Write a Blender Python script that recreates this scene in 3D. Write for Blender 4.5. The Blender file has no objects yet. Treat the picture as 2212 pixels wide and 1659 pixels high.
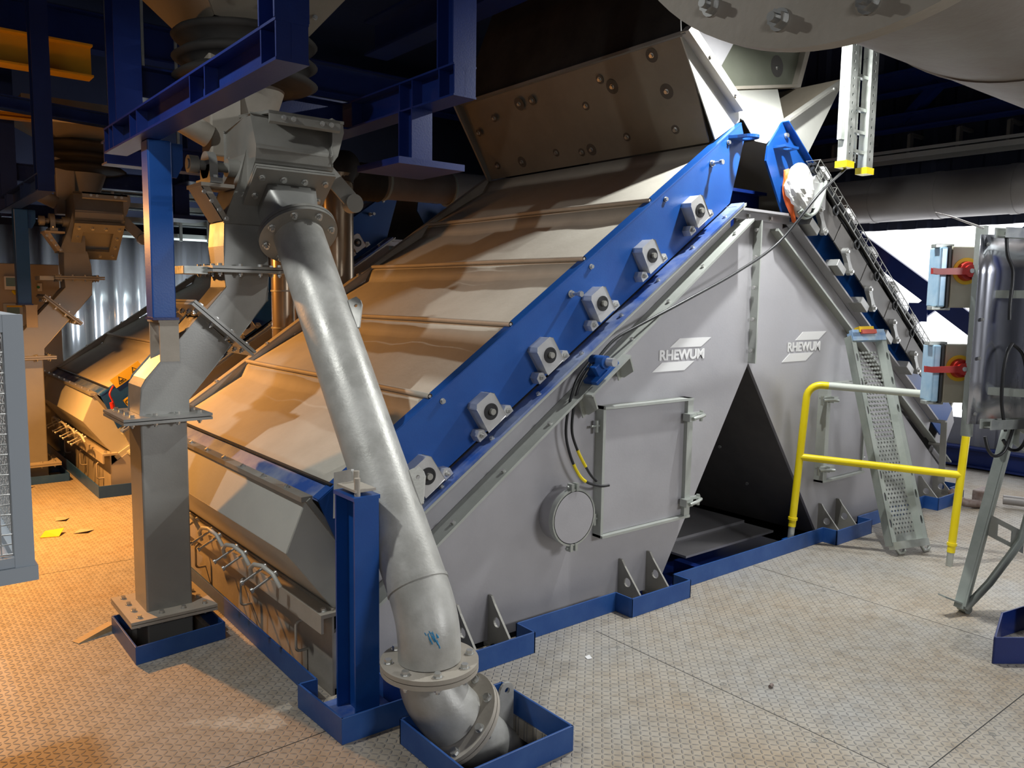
import bpy, math, random
from mathutils import Vector, Matrix
from mathutils.geometry import tessellate_polygon
random.seed(7)
SC = bpy.context.scene
COL = SC.collection

# ---------------------------------------------------------------- camera, world, lights, exposure
# world axes: X runs along the gable of the screening machine, Y along its length, Z up, metres
cam_d = bpy.data.cameras.new('camera')
cam = bpy.data.objects.new('camera', cam_d)
COL.objects.link(cam)
R_RIGHT = Vector((0.7789517517, -0.6269195984, 0.0143521994))
R_DOWN = Vector((-0.0564781587, -0.0929319204, -0.9940693516))
R_FWD = Vector((0.6245353362, 0.7735214769, -0.1077967468))
cam.matrix_world = Matrix(((R_RIGHT.x, -R_DOWN.x, -R_FWD.x, 0.0),
                           (R_RIGHT.y, -R_DOWN.y, -R_FWD.y, 0.0),
                           (R_RIGHT.z, -R_DOWN.z, -R_FWD.z, 1.7),
                           (0, 0, 0, 1)))
cam_d.sensor_fit = 'HORIZONTAL'
cam_d.sensor_width = 36.0
cam_d.lens = 1733.681 / 2212.0 * 36.0
cam_d.clip_start = 0.02
cam_d.clip_end = 200
SC.camera = cam

world = bpy.data.worlds.new('world')
SC.world = world
world.use_nodes = True
bg = world.node_tree.nodes['Background']
bg.inputs[0].default_value = (0.95, 0.97, 1.0, 1)
bg.inputs[1].default_value = 2.4          # overcast daylight outside the open bay

SC.view_settings.view_transform = 'Standard'
SC.view_settings.look = 'None'
SC.view_settings.exposure = 0.0
SC.view_settings.gamma = 1.0
SC.view_settings.use_curve_mapping = False


def area(name, loc, target, size, power, color, size_y=None, spread=180):
    d = bpy.data.lights.new(name, 'AREA')
    d.energy = power
    d.color = color
    d.size = size
    if size_y:
        d.shape = 'RECTANGLE'
        d.size_y = size_y
    d.spread = math.radians(spread)
    o = bpy.data.objects.new(name, d)
    o.location = loc
    o.rotation_euler = (Vector(target) - Vector(loc)).to_track_quat('-Z', 'Y').to_euler()
    COL.objects.link(o)
    return o


def bulb(name, loc, power, color, r=0.06):
    d = bpy.data.lights.new(name, 'POINT')
    d.energy = power
    d.color = color
    d.shadow_soft_size = r
    o = bpy.data.objects.new(name, d)
    o.location = loc
    COL.objects.link(o)
    return o


COOL = (0.97, 0.99, 0.97)
WARM = (1.0, 0.43, 0.10)
area('work_light_by_hopper', (4.17, 2.58, 3.42), (4.12, 2.62, 0.0), 0.07, 85, COOL)
area('walkway_light', (5.4, 1.72, 3.2), (5.0, 1.4, 0.0), 1.2, 27, (1.0, 0.99, 0.97), 0.1)
area('work_light_left', (0.0, 3.3, 3.4), (1.5, 2.7, 0.3), 0.09, 24, COOL, spread=140)
area('guard_fill', (-1.2, -1.6, 2.6), (0.4, 2.6, 0.7), 0.9, 13, (0.97, 0.98, 1.0), 0.3, spread=130)  # added fill that brightens the mesh guard and left floor, no actual fixture
area('sodium_lamp', (0.3, 6.8, 2.25), (1.1, 6.2, 0.0), 0.10, 135, WARM, spread=140)
bulb('warm_fill', (0.25, 6.9, 2.45), 14, WARM, 0.06)  # added weak warm fill for hopper and upper parts, not a second lamp
area('front_fill', (3.7, -2.2, 2.5), (2.6, 2.4, 0.7), 1.4, 55, (0.97, 0.98, 1.0), 0.3, spread=140)  # added front fill for pipe, gable and floor, no fixture stands here
area('back_sheet_fill', (3.35, 10.0, 1.45), (2.6, 11.2, 1.9), 0.2, 65, (0.85, 0.93, 1.0), 1.2)  # added light hidden behind the rear machine, puts bright streaks on the back sheet

# ---------------------------------------------------------------- materials


def nodes_of(name):
    m = bpy.data.materials.new(name)
    m.use_nodes = True
    nt = m.node_tree
    return m, nt, nt.nodes['Principled BSDF']


def mat(name, c, rough=0.5, metal=0.0, c2=None, scale=4.0, amt=0.5, fine=None, stretch=None, bump=0.0, rvar=0.0):
    """painted / bare metal: base colour, blotches of a second colour (dust, wear), optional fine grain"""
    m, nt, b = nodes_of(name)
    b.inputs['Roughness'].default_value = rough
    b.inputs['Metallic'].default_value = metal
    if c2 is None:
        b.inputs['Base Color'].default_value = (*c, 1)
        return m
    tc = nt.nodes.new('ShaderNodeTexCoord')
    mp = nt.nodes.new('ShaderNodeMapping')
    nt.links.new(tc.outputs['Object'], mp.inputs[0])
    if stretch:
        mp.inputs['Scale'].default_value = stretch
    n1 = nt.nodes.new('ShaderNodeTexNoise')
    n1.inputs['Scale'].default_value = scale
    n1.inputs['Detail'].default_value = 6
    n1.inputs['Roughness'].default_value = 0.62
    nt.links.new(mp.outputs[0], n1.inputs['Vector'])
    rp = nt.nodes.new('ShaderNodeValToRGB')
    rp.color_ramp.elements[0].position = 0.5 - 0.22 * amt - 0.08
    rp.color_ramp.elements[1].position = 0.5 + 0.3
    rp.color_ramp.elements[0].color = (*c, 1)
    rp.color_ramp.elements[1].color = (*c2, 1)
    nt.links.new(n1.outputs['Fac'], rp.inputs[0])
    nt.links.new(rp.outputs[0], b.inputs['Base Color'])
    if rvar:
        mr = nt.nodes.new('ShaderNodeMapRange')
        mr.inputs['From Min'].default_value = 0.3
        mr.inputs['From Max'].default_value = 0.7
        mr.inputs['To Min'].default_value = max(0.05, rough - rvar)
        mr.inputs['To Max'].default_value = min(1, rough + rvar)
        nt.links.new(n1.outputs['Fac'], mr.inputs['Value'])
        nt.links.new(mr.outputs[0], b.inputs['Roughness'])
    if bump:
        n2 = nt.nodes.new('ShaderNodeTexNoise')
        n2.inputs['Scale'].default_value = fine or 60
        n2.inputs['Detail'].default_value = 3
        nt.links.new(mp.outputs[0], n2.inputs['Vector'])
        bp = nt.nodes.new('ShaderNodeBump')
        bp.inputs['Strength'].default_value = bump
        bp.inputs['Distance'].default_value = 0.01
        nt.links.new(n2.outputs['Fac'], bp.inputs['Height'])
        nt.links.new(bp.outputs[0], b.inputs['Normal'])
    return m


def floor_material():
    m, nt, b = nodes_of('checker_plate')
    N, L = nt.nodes, nt.links

    def math_(op, a, bb=None, clamp=False):
        n = N.new('ShaderNodeMath')
        n.operation = op
        n.use_clamp = clamp
        for i, v in enumerate((a, bb)):
            if v is None:
                continue
            if isinstance(v, (int, float)):
                n.inputs[i].default_value = v
            else:
                L.new(v, n.inputs[i])
        return n.outputs[0]
    tc = N.new('ShaderNodeTexCoord')
    mp = N.new('ShaderNodeMapping')
    mp.inputs['Rotation'].default_value = (0, 0, 0.0)
    mp.inputs['Scale'].default_value = (1 / 0.0265,) * 3
    L.new(tc.outputs['Object'], mp.inputs[0])
    sp = N.new('ShaderNodeSeparateXYZ')
    L.new(mp.outputs[0], sp.inputs[0])
    x, y = sp.outputs[0], sp.outputs[1]
    par = math_('MODULO', math_('ADD', math_('ADD', math_('FLOOR', x), math_('FLOOR', y)), 4000), 2)
    fx = math_('SUBTRACT', math_('FRACT', x), 0.5)
    fy = math_('SUBTRACT', math_('FRACT', y), 0.5)
    u = math_('MULTIPLY', math_('ADD', fx, fy), 0.7071)
    v = math_('MULTIPLY', math_('SUBTRACT', fx, fy), 0.7071)
    # alternate cells swap the long axis of the raised tear
    ip = math_('SUBTRACT', 1, par)
    la = math_('ADD', math_('MULTIPLY', u, par), math_('MULTIPLY', v, ip))
    sh = math_('ADD', math_('MULTIPLY', v, par), math_('MULTIPLY', u, ip))
    d = math_('ADD', math_('POWER', math_('ABSOLUTE', math_('DIVIDE', la, 0.52)), 2.0),
              math_('POWER', math_('ABSOLUTE', math_('DIVIDE', sh, 0.15)), 2.0))
    h = math_('SUBTRACT', 1, d, True)
    hh = math_('POWER', h, 0.6)
    bp = N.new('ShaderNodeBump')
    bp.inputs['Strength'].default_value = 1.0
    bp.inputs['Distance'].default_value = 0.0055
    L.new(hh, bp.inputs['Height'])
    L.new(bp.outputs[0], b.inputs['Normal'])
    n1 = N.new('ShaderNodeTexNoise')
    n1.inputs['Scale'].default_value = 0.9
    n1.inputs['Detail'].default_value = 7
    n1.inputs['Roughness'].default_value = 0.65
    L.new(tc.outputs['Object'], n1.inputs['Vector'])
    rp = N.new('ShaderNodeValToRGB')
    e = rp.color_ramp.elements
    e[0].position, e[0].color = 0.30, (0.39, 0.385, 0.37, 1)
    e[1].position, e[1].color = 0.74, (0.395, 0.30, 0.195, 1)
    k = e.new(0.5)
    k.color = (0.43, 0.39, 0.33, 1)
    L.new(n1.outputs['Fac'], rp.inputs[0])
    n2 = N.new('ShaderNodeTexNoise')
    n2.inputs['Scale'].default_value = 14
    n2.inputs['Detail'].default_value = 6
    L.new(tc.outputs['Object'], n2.inputs['Vector'])
    mx = N.new('ShaderNodeMix')
    mx.data_type = 'RGBA'
    mx.blend_type = 'MULTIPLY'
    L.new(math_('MULTIPLY', math_('SUBTRACT', n2.outputs['Fac'], 0.42, True), 2.6, True), mx.inputs[0])
    L.new(rp.outputs[0], mx.inputs[6])
    mx.inputs[7].default_value = (0.72, 0.68, 0.62, 1)
    # raised tears are tinted darker and greyer than the plate
    m2 = N.new('ShaderNodeMix')
    m2.data_type = 'RGBA'
    L.new(math_('MULTIPLY', hh, 0.55), m2.inputs[0])
    L.new(mx.outputs[2], m2.inputs[6])
    m2.inputs[7].default_value = (0.25, 0.255, 0.27, 1)
    L.new(m2.outputs[2], b.inputs['Base Color'])
    b.inputs['Metallic'].default_value = 0.15
    mr = N.new('ShaderNodeMapRange')
    mr.inputs['To Min'].default_value = 0.42
    mr.inputs['To Max'].default_value = 0.7
    L.new(n1.outputs['Fac'], mr.inputs['Value'])
    L.new(mr.outputs[0], b.inputs['Roughness'])
    return m


M = {
    'floor': floor_material(),
    'steel': mat('blasted_stainless', (0.38, 0.372, 0.395), 0.5, 0.3, (0.48, 0.472, 0.49), 2.2, 0.6, 90, bump=0.04, rvar=0.1),
    'flange': mat('greenish_flange_steel', (0.38, 0.40, 0.37), 0.5, 0.3, (0.48, 0.50, 0.47), 6, 0.6, 90, bump=0.04),
    'kerb': mat('kerb_blue_paint', (0.010, 0.065, 0.26), 0.45, 0.0, (0.03, 0.10, 0.31), 7, 0.3, 60, bump=0.05),
    'mark': mat('faint_chalk', (0.03, 0.22, 0.42), 0.8),
    'steel_dark': mat('dull_stainless', (0.27, 0.265, 0.24), 0.5, 0.4, (0.36, 0.35, 0.32), 5, 0.6, 90, bump=0.05, rvar=0.1),
    'duct': mat('duct_stainless', (0.30, 0.30, 0.285), 0.42, 0.45, (0.38, 0.38, 0.36), 3, 0.6, 110, bump=0.03, rvar=0.08),
    'pipe': mat('pickled_pipe', (0.42, 0.415, 0.385), 0.45, 0.25, (0.58, 0.575, 0.545), 7, 0.2, 80, bump=0.08, rvar=0.12),
    'roof': mat('dusty_cover', (0.44, 0.41, 0.35), 0.8, 0.0, (0.56, 0.53, 0.46), 3.0, 0.6, 40, bump=0.10),
    'hopper': mat('hopper_plate', (0.21, 0.18, 0.14), 0.6, 0.2, (0.29, 0.255, 0.20), 2.5, 0.6, 60, bump=0.05),
    'cheek': mat('hopper_cheek', (0.50, 0.50, 0.46), 0.55, 0.15, (0.58, 0.58, 0.53), 3, 0.5, 60, bump=0.04),
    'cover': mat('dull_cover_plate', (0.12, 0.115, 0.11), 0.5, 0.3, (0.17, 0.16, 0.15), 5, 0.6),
    'dusty': mat('dusty_steel', (0.38, 0.34, 0.28), 0.65, 0.15, (0.50, 0.46, 0.40), 5, 0.6, 50, bump=0.08),
    'blue': mat('blue_paint', (0.006, 0.062, 0.28), 0.38, 0.0, (0.010, 0.085, 0.34), 5, 0.5, 120, bump=0.04),
    'blue_dusty': mat('dusty_blue_paint', (0.016, 0.075, 0.33), 0.5, 0.0, (0.33, 0.37, 0.45), 4, 0.2, 50, bump=0.05),
    'navy': mat('frame_blue_paint', (0.004, 0.016, 0.115), 0.36, 0.0, (0.006, 0.023, 0.15), 6, 0.5, 120, bump=0.05),
    'yellow': mat('yellow_paint', (0.80, 0.62, 0.0), 0.35, 0.0, (0.86, 0.70, 0.02), 8, 0.5),
    'yellow_dull': mat('crane_yellow', (0.62, 0.33, 0.0), 0.55, 0.0, (0.5, 0.28, 0.01), 6, 0.5),
    'galv': mat('galvanised', (0.42, 0.45, 0.42), 0.38, 0.65, (0.55, 0.57, 0.54), 12, 0.6, 60, bump=0.05, rvar=0.12),
    'galv_dull': mat('weathered_galvanised', (0.33, 0.37, 0.34), 0.5, 0.5, (0.45, 0.48, 0.45), 9, 0.6, 60, bump=0.06),
    'zinc': mat('zinc_bolt', (0.62, 0.62, 0.60), 0.3, 0.85),
    'cast': mat('cast_aluminium', (0.60, 0.60, 0.60), 0.34, 0.6, (0.70, 0.70, 0.70), 20, 0.5, 150, bump=0.05),
    'black': mat('black_rubber', (0.012, 0.012, 0.014), 0.45),
    'cable': mat('black_cable', (0.015, 0.016, 0.018), 0.4),
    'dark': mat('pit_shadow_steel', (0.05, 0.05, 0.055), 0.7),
    'hallnavy': mat('hall_cladding', (0.010, 0.016, 0.045), 0.6, 0.0, (0.014, 0.022, 0.06), 2, 0.5),
    'shiny': mat('trapezoid_sheet', (0.72, 0.74, 0.77), 0.2, 0.85, (0.62, 0.65, 0.70), 1.5, 0.5, stretch=(1, 1, 0.2)),
    'lowwall': mat('sheet_wall', (0.30, 0.31, 0.35), 0.5, 0.3, (0.36, 0.37, 0.41), 3, 0.5),
    'red': mat('red_plastic', (0.42, 0.018, 0.012), 0.35),
    'beige': mat('enclosure_beige', (0.42, 0.40, 0.31), 0.5, 0.0, (0.47, 0.45, 0.36), 8, 0.5, 200, bump=0.03),
    'cabinet': mat('cabinet_beige', (0.40, 0.35, 0.28), 0.5),
    'lid': mat('filmed_lid', (0.30, 0.52, 0.72), 0.3, 0.2, (0.55, 0.72, 0.85), 14, 0.5),
    'white': mat('white_paint', (0.80, 0.80, 0.80), 0.5),
    'whitebag': mat('white_plastic_film', (0.82, 0.82, 0.80), 0.35),
    'orange': mat('orange_fabric', (0.85, 0.14, 0.02), 0.6),
    'grey': mat('cage_grey_paint', (0.42, 0.47, 0.52), 0.45),
    'stain': mat('grease_stain', (0.09, 0.075, 0.06), 0.6),
    'link': mat('drive_link_casting', (0.33, 0.33, 0.32), 0.4, 0.5, (0.40, 0.40, 0.39), 20, 0.5),
    'wire': mat('bright_wire', (0.72, 0.72, 0.70), 0.35, 0.6),
    'basket': mat('basket_wire', (0.34, 0.34, 0.32), 0.4, 0.6),
    'olive': mat('chute_plate', (0.20, 0.215, 0.165), 0.55, 0.1, (0.26, 0.27, 0.22), 3, 0.5, 60, bump=0.04),
    'sign': mat('sign_yellow', (0.78, 0.50, 0.02), 0.5),
    'ink': mat('sign_black', (0.02, 0.02, 0.02), 0.5),
    'wood': mat('raw_wood', (0.62, 0.45, 0.24), 0.7, 0.0, (0.5, 0.35, 0.18), 20, 0.5, stretch=(1, 8, 8)),
    'rubberbell': mat('dusty_bellows', (0.022, 0.020, 0.018), 0.8, 0.0, (0.05, 0.045, 0.04), 5, 0.5),
    'duct_brown': mat('dusty_duct', (0.20, 0.165, 0.15), 0.45, 0.45, (0.27, 0.23, 0.21), 4, 0.5),
    'duct_big': mat('wall_duct', (0.30, 0.285, 0.28), 0.45, 0.4, (0.36, 0.34, 0.33), 3, 0.5),
    'copper': mat('polished_pipe', (0.45, 0.36, 0.26), 0.25, 0.7, (0.5, 0.41, 0.31), 5, 0.5),
    'hairline': mat('brushed_cover', (0.42, 0.44, 0.50), 0.25, 0.85, (0.62, 0.64, 0.70), 4, 0.6, stretch=(1, 1, 0.15), rvar=0.12),
    'crimson': mat('rusty_steel', (0.16, 0.10, 0.08), 0.6, 0.4, (0.34, 0.30, 0.28), 18, 0.5),
    'bigpipe': mat('stained_pipe', (0.33, 0.315, 0.29), 0.5, 0.25, (0.20, 0.14, 0.10), 2.6, 0.3, 60, bump=0.05),
    'screen': mat('meter_screen', (0.16, 0.30, 0.36), 0.3),
    'green': mat('green_button', (0.02, 0.25, 0.12), 0.4),
    'tube': mat('lamp_tube_cover', (0.65, 0.60, 0.52), 0.4),
    'paint_blue_mark': mat('blue_chalk', (0.05, 0.25, 0.45), 0.8),
}

# ---------------------------------------------------------------- mesh helpers
def V(*a):
    return Vector(a)


def frame(d, up=None):
    d = Vector(d).normalized()
    up = Vector(up) if up is not None else Vector((0, 0, 1))
    if abs(d.dot(up.normalized())) > 0.98:
        up = Vector((1, 0, 0)) if abs(d.x) < 0.9 else Vector((0, 1, 0))
    s = d.cross(up).normalized()
    u = s.cross(d).normalized()
    return s, u, d


class MB:
    """collects the geometry of ONE mesh"""

    def __init__(self):
        self.v, self.f, self.s = [], [], []

    def add(self, vs, fs, smooth=False):
        o = len(self.v)
        self.v += [Vector(p) for p in vs]
        self.f += [tuple(i + o for i in f) for f in fs]
        self.s += [smooth] * len(fs)
        return self

    def box(self, lo, hi):
        x0, y0, z0 = lo
        x1, y1, z1 = hi
        vs = [(x0, y0, z0), (x1, y0, z0), (x1, y1, z0), (x0, y1, z0), (x0, y0, z1), (x1, y0, z1), (x1, y1, z1), (x0, y1, z1)]
        return self.add(vs, [(3, 2, 1, 0), (4, 5, 6, 7), (0, 1, 5, 4), (1, 2, 6, 5), (2, 3, 7, 6), (3, 0, 4, 7)])

    def obox(self, c, ax, ay, az, sx, sy, sz):
        """box with its own axes; s = full sizes"""
        c = Vector(c)
        ax, ay, az = Vector(ax) * sx / 2, Vector(ay) * sy / 2, Vector(az) * sz / 2
        vs = [c - ax - ay - az, c + ax - ay - az, c + ax + ay - az, c - ax + ay - az,
              c - ax - ay + az, c + ax - ay + az, c + ax + ay + az, c - ax + ay + az]
        return self.add(vs, [(3, 2, 1, 0), (4, 5, 6, 7), (0, 1, 5, 4), (1, 2, 6, 5), (2, 3, 7, 6), (3, 0, 4, 7)])

    def bar(self, p0, p1, w, h, up=None):
        p0, p1 = Vector(p0), Vector(p1)
        s, u, d = frame(p1 - p0, up)
        return self.obox((p0 + p1) / 2, s, u, d, w, h, (p1 - p0).length)

    def prism(self, pts, off, holes=()):
        """planar polygon (with optional holes) extruded by a vector"""
        off = Vector(off)
        loops = [[Vector(p) for p in pts]] + [[Vector(p) for p in h] for h in holes]
        flat = [p for l in loops for p in l]
        tris = tessellate_polygon(loops)
        n = len(flat)
        fs = [tuple(t) for t in tris] + [tuple(i + n for i in reversed(t)) for t in tris]
        k = 0
        for l in loops:
            m = len(l)
            for i in range(m):
                a, b = k + i, k + (i + 1) % m
                fs.append((a, b, b + n, a + n))
            k += m
        return self.add(flat + [p + off for p in flat], fs)

    def xz(self, pts, y0, y1, holes=()):
        return self.prism([(x, y0, z) for x, z in pts], (0, y1 - y0, 0), [[(x, y0, z) for x, z in h] for h in holes])

    def yz(self, pts, x0, x1, holes=()):
        return self.prism([(x0, y, z) for y, z in pts], (x1 - x0, 0, 0), [[(x0, y, z) for y, z in h] for h in holes])

    def xy(self, pts, z0, z1, holes=()):
        return self.prism([(x, y, z0) for x, y in pts], (0, 0, z1 - z0), [[(x, y, z0) for x, y in h] for h in holes])

    def cyl(self, p0, p1, r0, r1=None, n=20, caps=True):
        p0, p1 = Vector(p0), Vector(p1)
        r1 = r0 if r1 is None else r1
        s, u, d = frame(p1 - p0)
        vs = []
        for p, r in ((p0, r0), (p1, r1)):
            for i in range(n):
                a = 2 * math.pi * i / n
                vs.append(p + (s * math.cos(a) + u * math.sin(a)) * r)
        self.add(vs, [(i, (i + 1) % n, n + (i + 1) % n, n + i) for i in range(n)], True)
        if caps:
            self.add(vs[:n], [tuple(range(n))[::-1]])
            self.add(vs[n:], [tuple(range(n))])
        return self

    def ring(self, c, axis, ro, ri, h, n=40):
        """flat annulus of thickness h centred on c"""
        c = Vector(c)
        s, u, d = frame(axis)
        vs = []
        for dz in (-h / 2, h / 2):
            for r in (ro, ri):
                for i in range(n):
                    a = 2 * math.pi * i / n
                    vs.append(c + d * dz + (s * math.cos(a) + u * math.sin(a)) * r)
        q = lambda a, b: [(a * n + i, a * n + (i + 1) % n, b * n + (i + 1) % n, b * n + i) for i in range(n)]
        self.add(vs, q(0, 2) + q(1, 3), True)
        self.add(vs, q(0, 1) + q(2, 3))
        return self

    def tube(self, path, r, n=10, caps=True, radii=None):
        P = [Vector(p) for p in path]
        m = len(P)
        T = []
        for i in range(m):
            a, b = P[max(i - 1, 0)], P[min(i + 1, m - 1)]
            T.append((b - a).normalized())
        s, u, d = frame(T[0])
        vs = []
        for i in range(m):
            if i:
                ax = T[i - 1].cross(T[i])
                if ax.length > 1e-6:
                    q = Matrix.Rotation(T[i - 1].angle(T[i]), 3, ax.normalized())
                    s, u = q @ s, q @ u
            rr = radii[i] if radii else r
            for k in range(n):
                a = 2 * math.pi * k / n
                vs.append(P[i] + (s * math.cos(a) + u * math.sin(a)) * rr)
        fs = [(i * n + k, i * n + (k + 1) % n, (i + 1) * n + (k + 1) % n, (i + 1) * n + k) for i in range(m - 1) for k in range(n)]
        self.add(vs, fs, True)
        if caps:
            self.add(vs[:n], [tuple(range(n))[::-1]])
            self.add(vs[-n:], [tuple(range(n))])
        return self

    def hsec(self, p0, p1, w, h, tf, tw, up):
        """H / I section: flanges perpendicular to `up`"""
        p0, p1 = Vector(p0), Vector(p1)
        s, u, d = frame(p1 - p0, up)
        c, l = (p0 + p1) / 2, (p1 - p0).length
        self.obox(c + u * (h - tf) / 2, s, u, d, w, tf, l)
        self.obox(c - u * (h - tf) / 2, s, u, d, w, tf, l)
        return self.obox(c, s, u, d, tw, h - 2 * tf, l)

    def grid(self, rows, smooth=True, flip=False):
        n = len(rows[0])
        vs = [p for r in rows for p in r]
        fs = [(i * n + j, i * n + j + 1, (i + 1) * n + j + 1, (i + 1) * n + j) for i in range(len(rows) - 1) for j in range(n - 1)]
        if flip:
            fs = [f[::-1] for f in fs]
        return self.add(vs, fs, smooth)

    def build(self, name, material, parent=None, bevel=0.0, solid=0.0):
        me = bpy.data.meshes.new(name)
        off = root_loc(parent)
        me.from_pydata([tuple(p - off) for p in self.v], [], self.f)
        for p, s in zip(me.polygons, self.s):
            p.use_smooth = s
        me.materials.append(material)
        me.update()
        o = bpy.data.objects.new(name, me)
        COL.objects.link(o)
        if parent is not None:
            o.parent = parent
        if solid:
            md = o.modifiers.new('thickness', 'SOLIDIFY')
            md.thickness = solid
            md.offset = 0
        if bevel:
            md = o.modifiers.new('edge', 'BEVEL')
            md.width = bevel
            md.segments = 2
            md.limit_method = 'ANGLE'
        return o


def root_loc(o):
    p = Vector((0, 0, 0))
    while o is not None:
        p += o.location
        o = o.parent
    return p


def tag(o, label=None, cat=None, group=None, kind=None):
    if label:
        o['label'] = label
    if cat:
        o['category'] = cat
    if group:
        o['group'] = group
    if kind:
        o['kind'] = kind
    return o


def thing(name, label, cat, loc=(0, 0, 0), group=None):
    o = bpy.data.objects.new(name, None)
    o.empty_display_size = 0.1
    o.location = loc
    COL.objects.link(o)
    return tag(o, label, cat, group)


def struct(name, mb, material):
    return tag(mb.build(name, material), kind='structure')


def dup(o, move=(0, 0, 0), label=None, group=None, skip=(), parent=None):
    c = o.copy()
    COL.objects.link(c)
    if parent is not None:
        c.parent = parent
        c.matrix_parent_inverse = o.matrix_parent_inverse.copy()
    else:
        c.location = o.location + Vector(move)
    if label:
        c['label'] = label
    if group:
        c['group'] = group
    for ch in list(o.children):
        if ch.name.split('.')[0] not in skip:
            dup(ch, parent=c)
    return c


# hex bolts share mesh data; each one is an object under the part it holds
BOLT = {}


def bolt_mesh(kind, size):
    key = (kind, round(size, 4))
    if key not in BOLT:
        b = MB()
        b.cyl((0, 0, 0), (0, 0, size * 0.12), size * 0.72, n=14)
        b.cyl((0, 0, size * 0.12), (0, 0, size * 0.66), size * 0.56, n=6)
        b.s = [False] * len(b.f)
        if kind == 'nut':
            b.cyl((0, 0, size * 0.6), (0, 0, size * 1.05), size * 0.30, n=10)
        if kind == 'pin':
            b.cyl((0, 0, 0), (0, 0, size * 2.6), size * 0.30, n=10)
            b.cyl((0, 0, size * 2.2), (0, 0, size * 2.9), size * 0.56, n=6)
        me = bpy.data.meshes.new('bolt')
        me.from_pydata([tuple(p) for p in b.v], [], b.f)
        me.materials.append(M['zinc'])
        me.update()
        BOLT[key] = me
    return BOLT[key]


def bolt(parent, p, n, size=0.022, kind='bolt', name='bolt'):
    o = bpy.data.objects.new(name, bolt_mesh(kind, size))
    COL.objects.link(o)
    o.parent = parent
    o.location = Vector(p) - root_loc(parent)
    o.rotation_mode = 'QUATERNION'
    o.rotation_quaternion = Vector(n).to_track_quat('Z', 'Y')
    return o


def circle2(cx, cz, r, n=16):
    return [(cx + r * math.cos(2 * math.pi * i / n), cz + r * math.sin(2 * math.pi * i / n)) for i in range(n)]


def arc(c, a0, a1, r, ex, ey, n=8):
    c, ex, ey = Vector(c), Vector(ex), Vector(ey)
    return [c + (ex * math.cos(a0 + (a1 - a0) * i / n) + ey * math.sin(a0 + (a1 - a0) * i / n)) * r for i in range(n + 1)]

# ---------------------------------------------------------------- the hall
HOLES = [(1.46, 3.00, 7.45, 5.45), (1.46, 7.20, 7.45, 9.65),      # under the two screening machines
         (0.92, 3.86, 1.27, 4.22), (0.92, 8.06, 1.27, 8.42),      # rectangular ducts
         (1.515, 2.085, 1.98, 2.495)]                                # sample pipe


def floor_mesh():
    xs = sorted({-4.0, 9.05, *[h[0] for h in HOLES], *[h[2] for h in HOLES]})
    ys = sorted({-3.5, 11.6, *[h[1] for h in HOLES], *[h[3] for h in HOLES]})
    b = MB()
    for i in range(len(xs) - 1):
        for j in range(len(ys) - 1):
            cx, cy = (xs[i] + xs[i + 1]) / 2, (ys[j] + ys[j + 1]) / 2
            if any(h[0] < cx < h[2] and h[1] < cy < h[3] for h in HOLES):
                continue
            b.add([(xs[i], ys[j], 0), (xs[i + 1], ys[j], 0), (xs[i + 1], ys[j + 1], 0), (xs[i], ys[j + 1], 0)], [(0, 1, 2, 3)])
    for h in HOLES:                                                # plate edge of the openings
        x0, y0, x1, y1 = h
        for p, q in (((x0, y0), (x1, y0)), ((x1, y0), (x1, y1)), ((x1, y1), (x0, y1)), ((x0, y1), (x0, y0))):
            b.add([(*p, 0), (*q, 0), (*q, -0.08), (*p, -0.08)], [(0, 1, 2, 3)])
    return b


struct('floor', floor_mesh(), M['floor'])
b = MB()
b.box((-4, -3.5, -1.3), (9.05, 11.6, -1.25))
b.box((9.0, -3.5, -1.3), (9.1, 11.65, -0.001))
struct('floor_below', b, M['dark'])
# plate joints: thin dark gaps let into the walking surface
b = MB()
for p, q in (((2.84, 2.80), (2.84, -2.0)), ((4.38, 2.92), (4.38, -2.0)), ((0.3, 5.41), (1.42, 5.38)),
             ((2.84, 1.19), (8.9, 1.19)), ((-1.5, 2.70), (1.32, 2.76)), ((5.9, 2.92), (5.9, -1)), ((7.45, 2.9), (7.45, -1))):
    b.bar((*p, 0.0002), (*q, 0.0002), 0.004, 0.0008)
struct('trim_1', b, M['ink'])
# countersunk plate screws along the joints
b = MB()
for x, y in ((2.79, 2.60), (2.89, 2.60), (2.79, 2.05), (2.89, 2.05), (2.79, 1.55), (2.89, 1.55), (4.33, 2.4), (4.43, 2.4), (4.33, 1.6), (4.43, 1.6),
             (1.15, 2.62), (1.22, 2.50), (1.30, 2.95), (0.9, 2.66), (3.4, 1.24), (3.4, 1.14)):
    b.ring((x, y, 0.0006), (0, 0, 1), 0.014, 0.010, 0.0012, 20)
    b.cyl((x, y, 0), (x, y, 0.0008), 0.0045, n=8)
struct('trim_2', b, M['steel_dark'])

b = MB()
b.box((-4.05, -3.5, 5.2), (9.1, 11.65, 5.3))
struct('ceiling', b, M['hallnavy'])
b = MB()
b.box((-4.1, -3.5, -1.3), (-4.0, 11.65, 5.3))
struct('wall_left', b, M['hallnavy'])
b = MB()
b.box((-4.1, -3.6, -1.3), (9.15, -3.5, 5.3))
struct('wall_front', b, M['lowwall'])
b = MB()
b.box((-4.1, 11.55, -1.3), (9.15, 11.65, 5.3))
struct('wall_back', b, M['hallnavy'])
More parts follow.
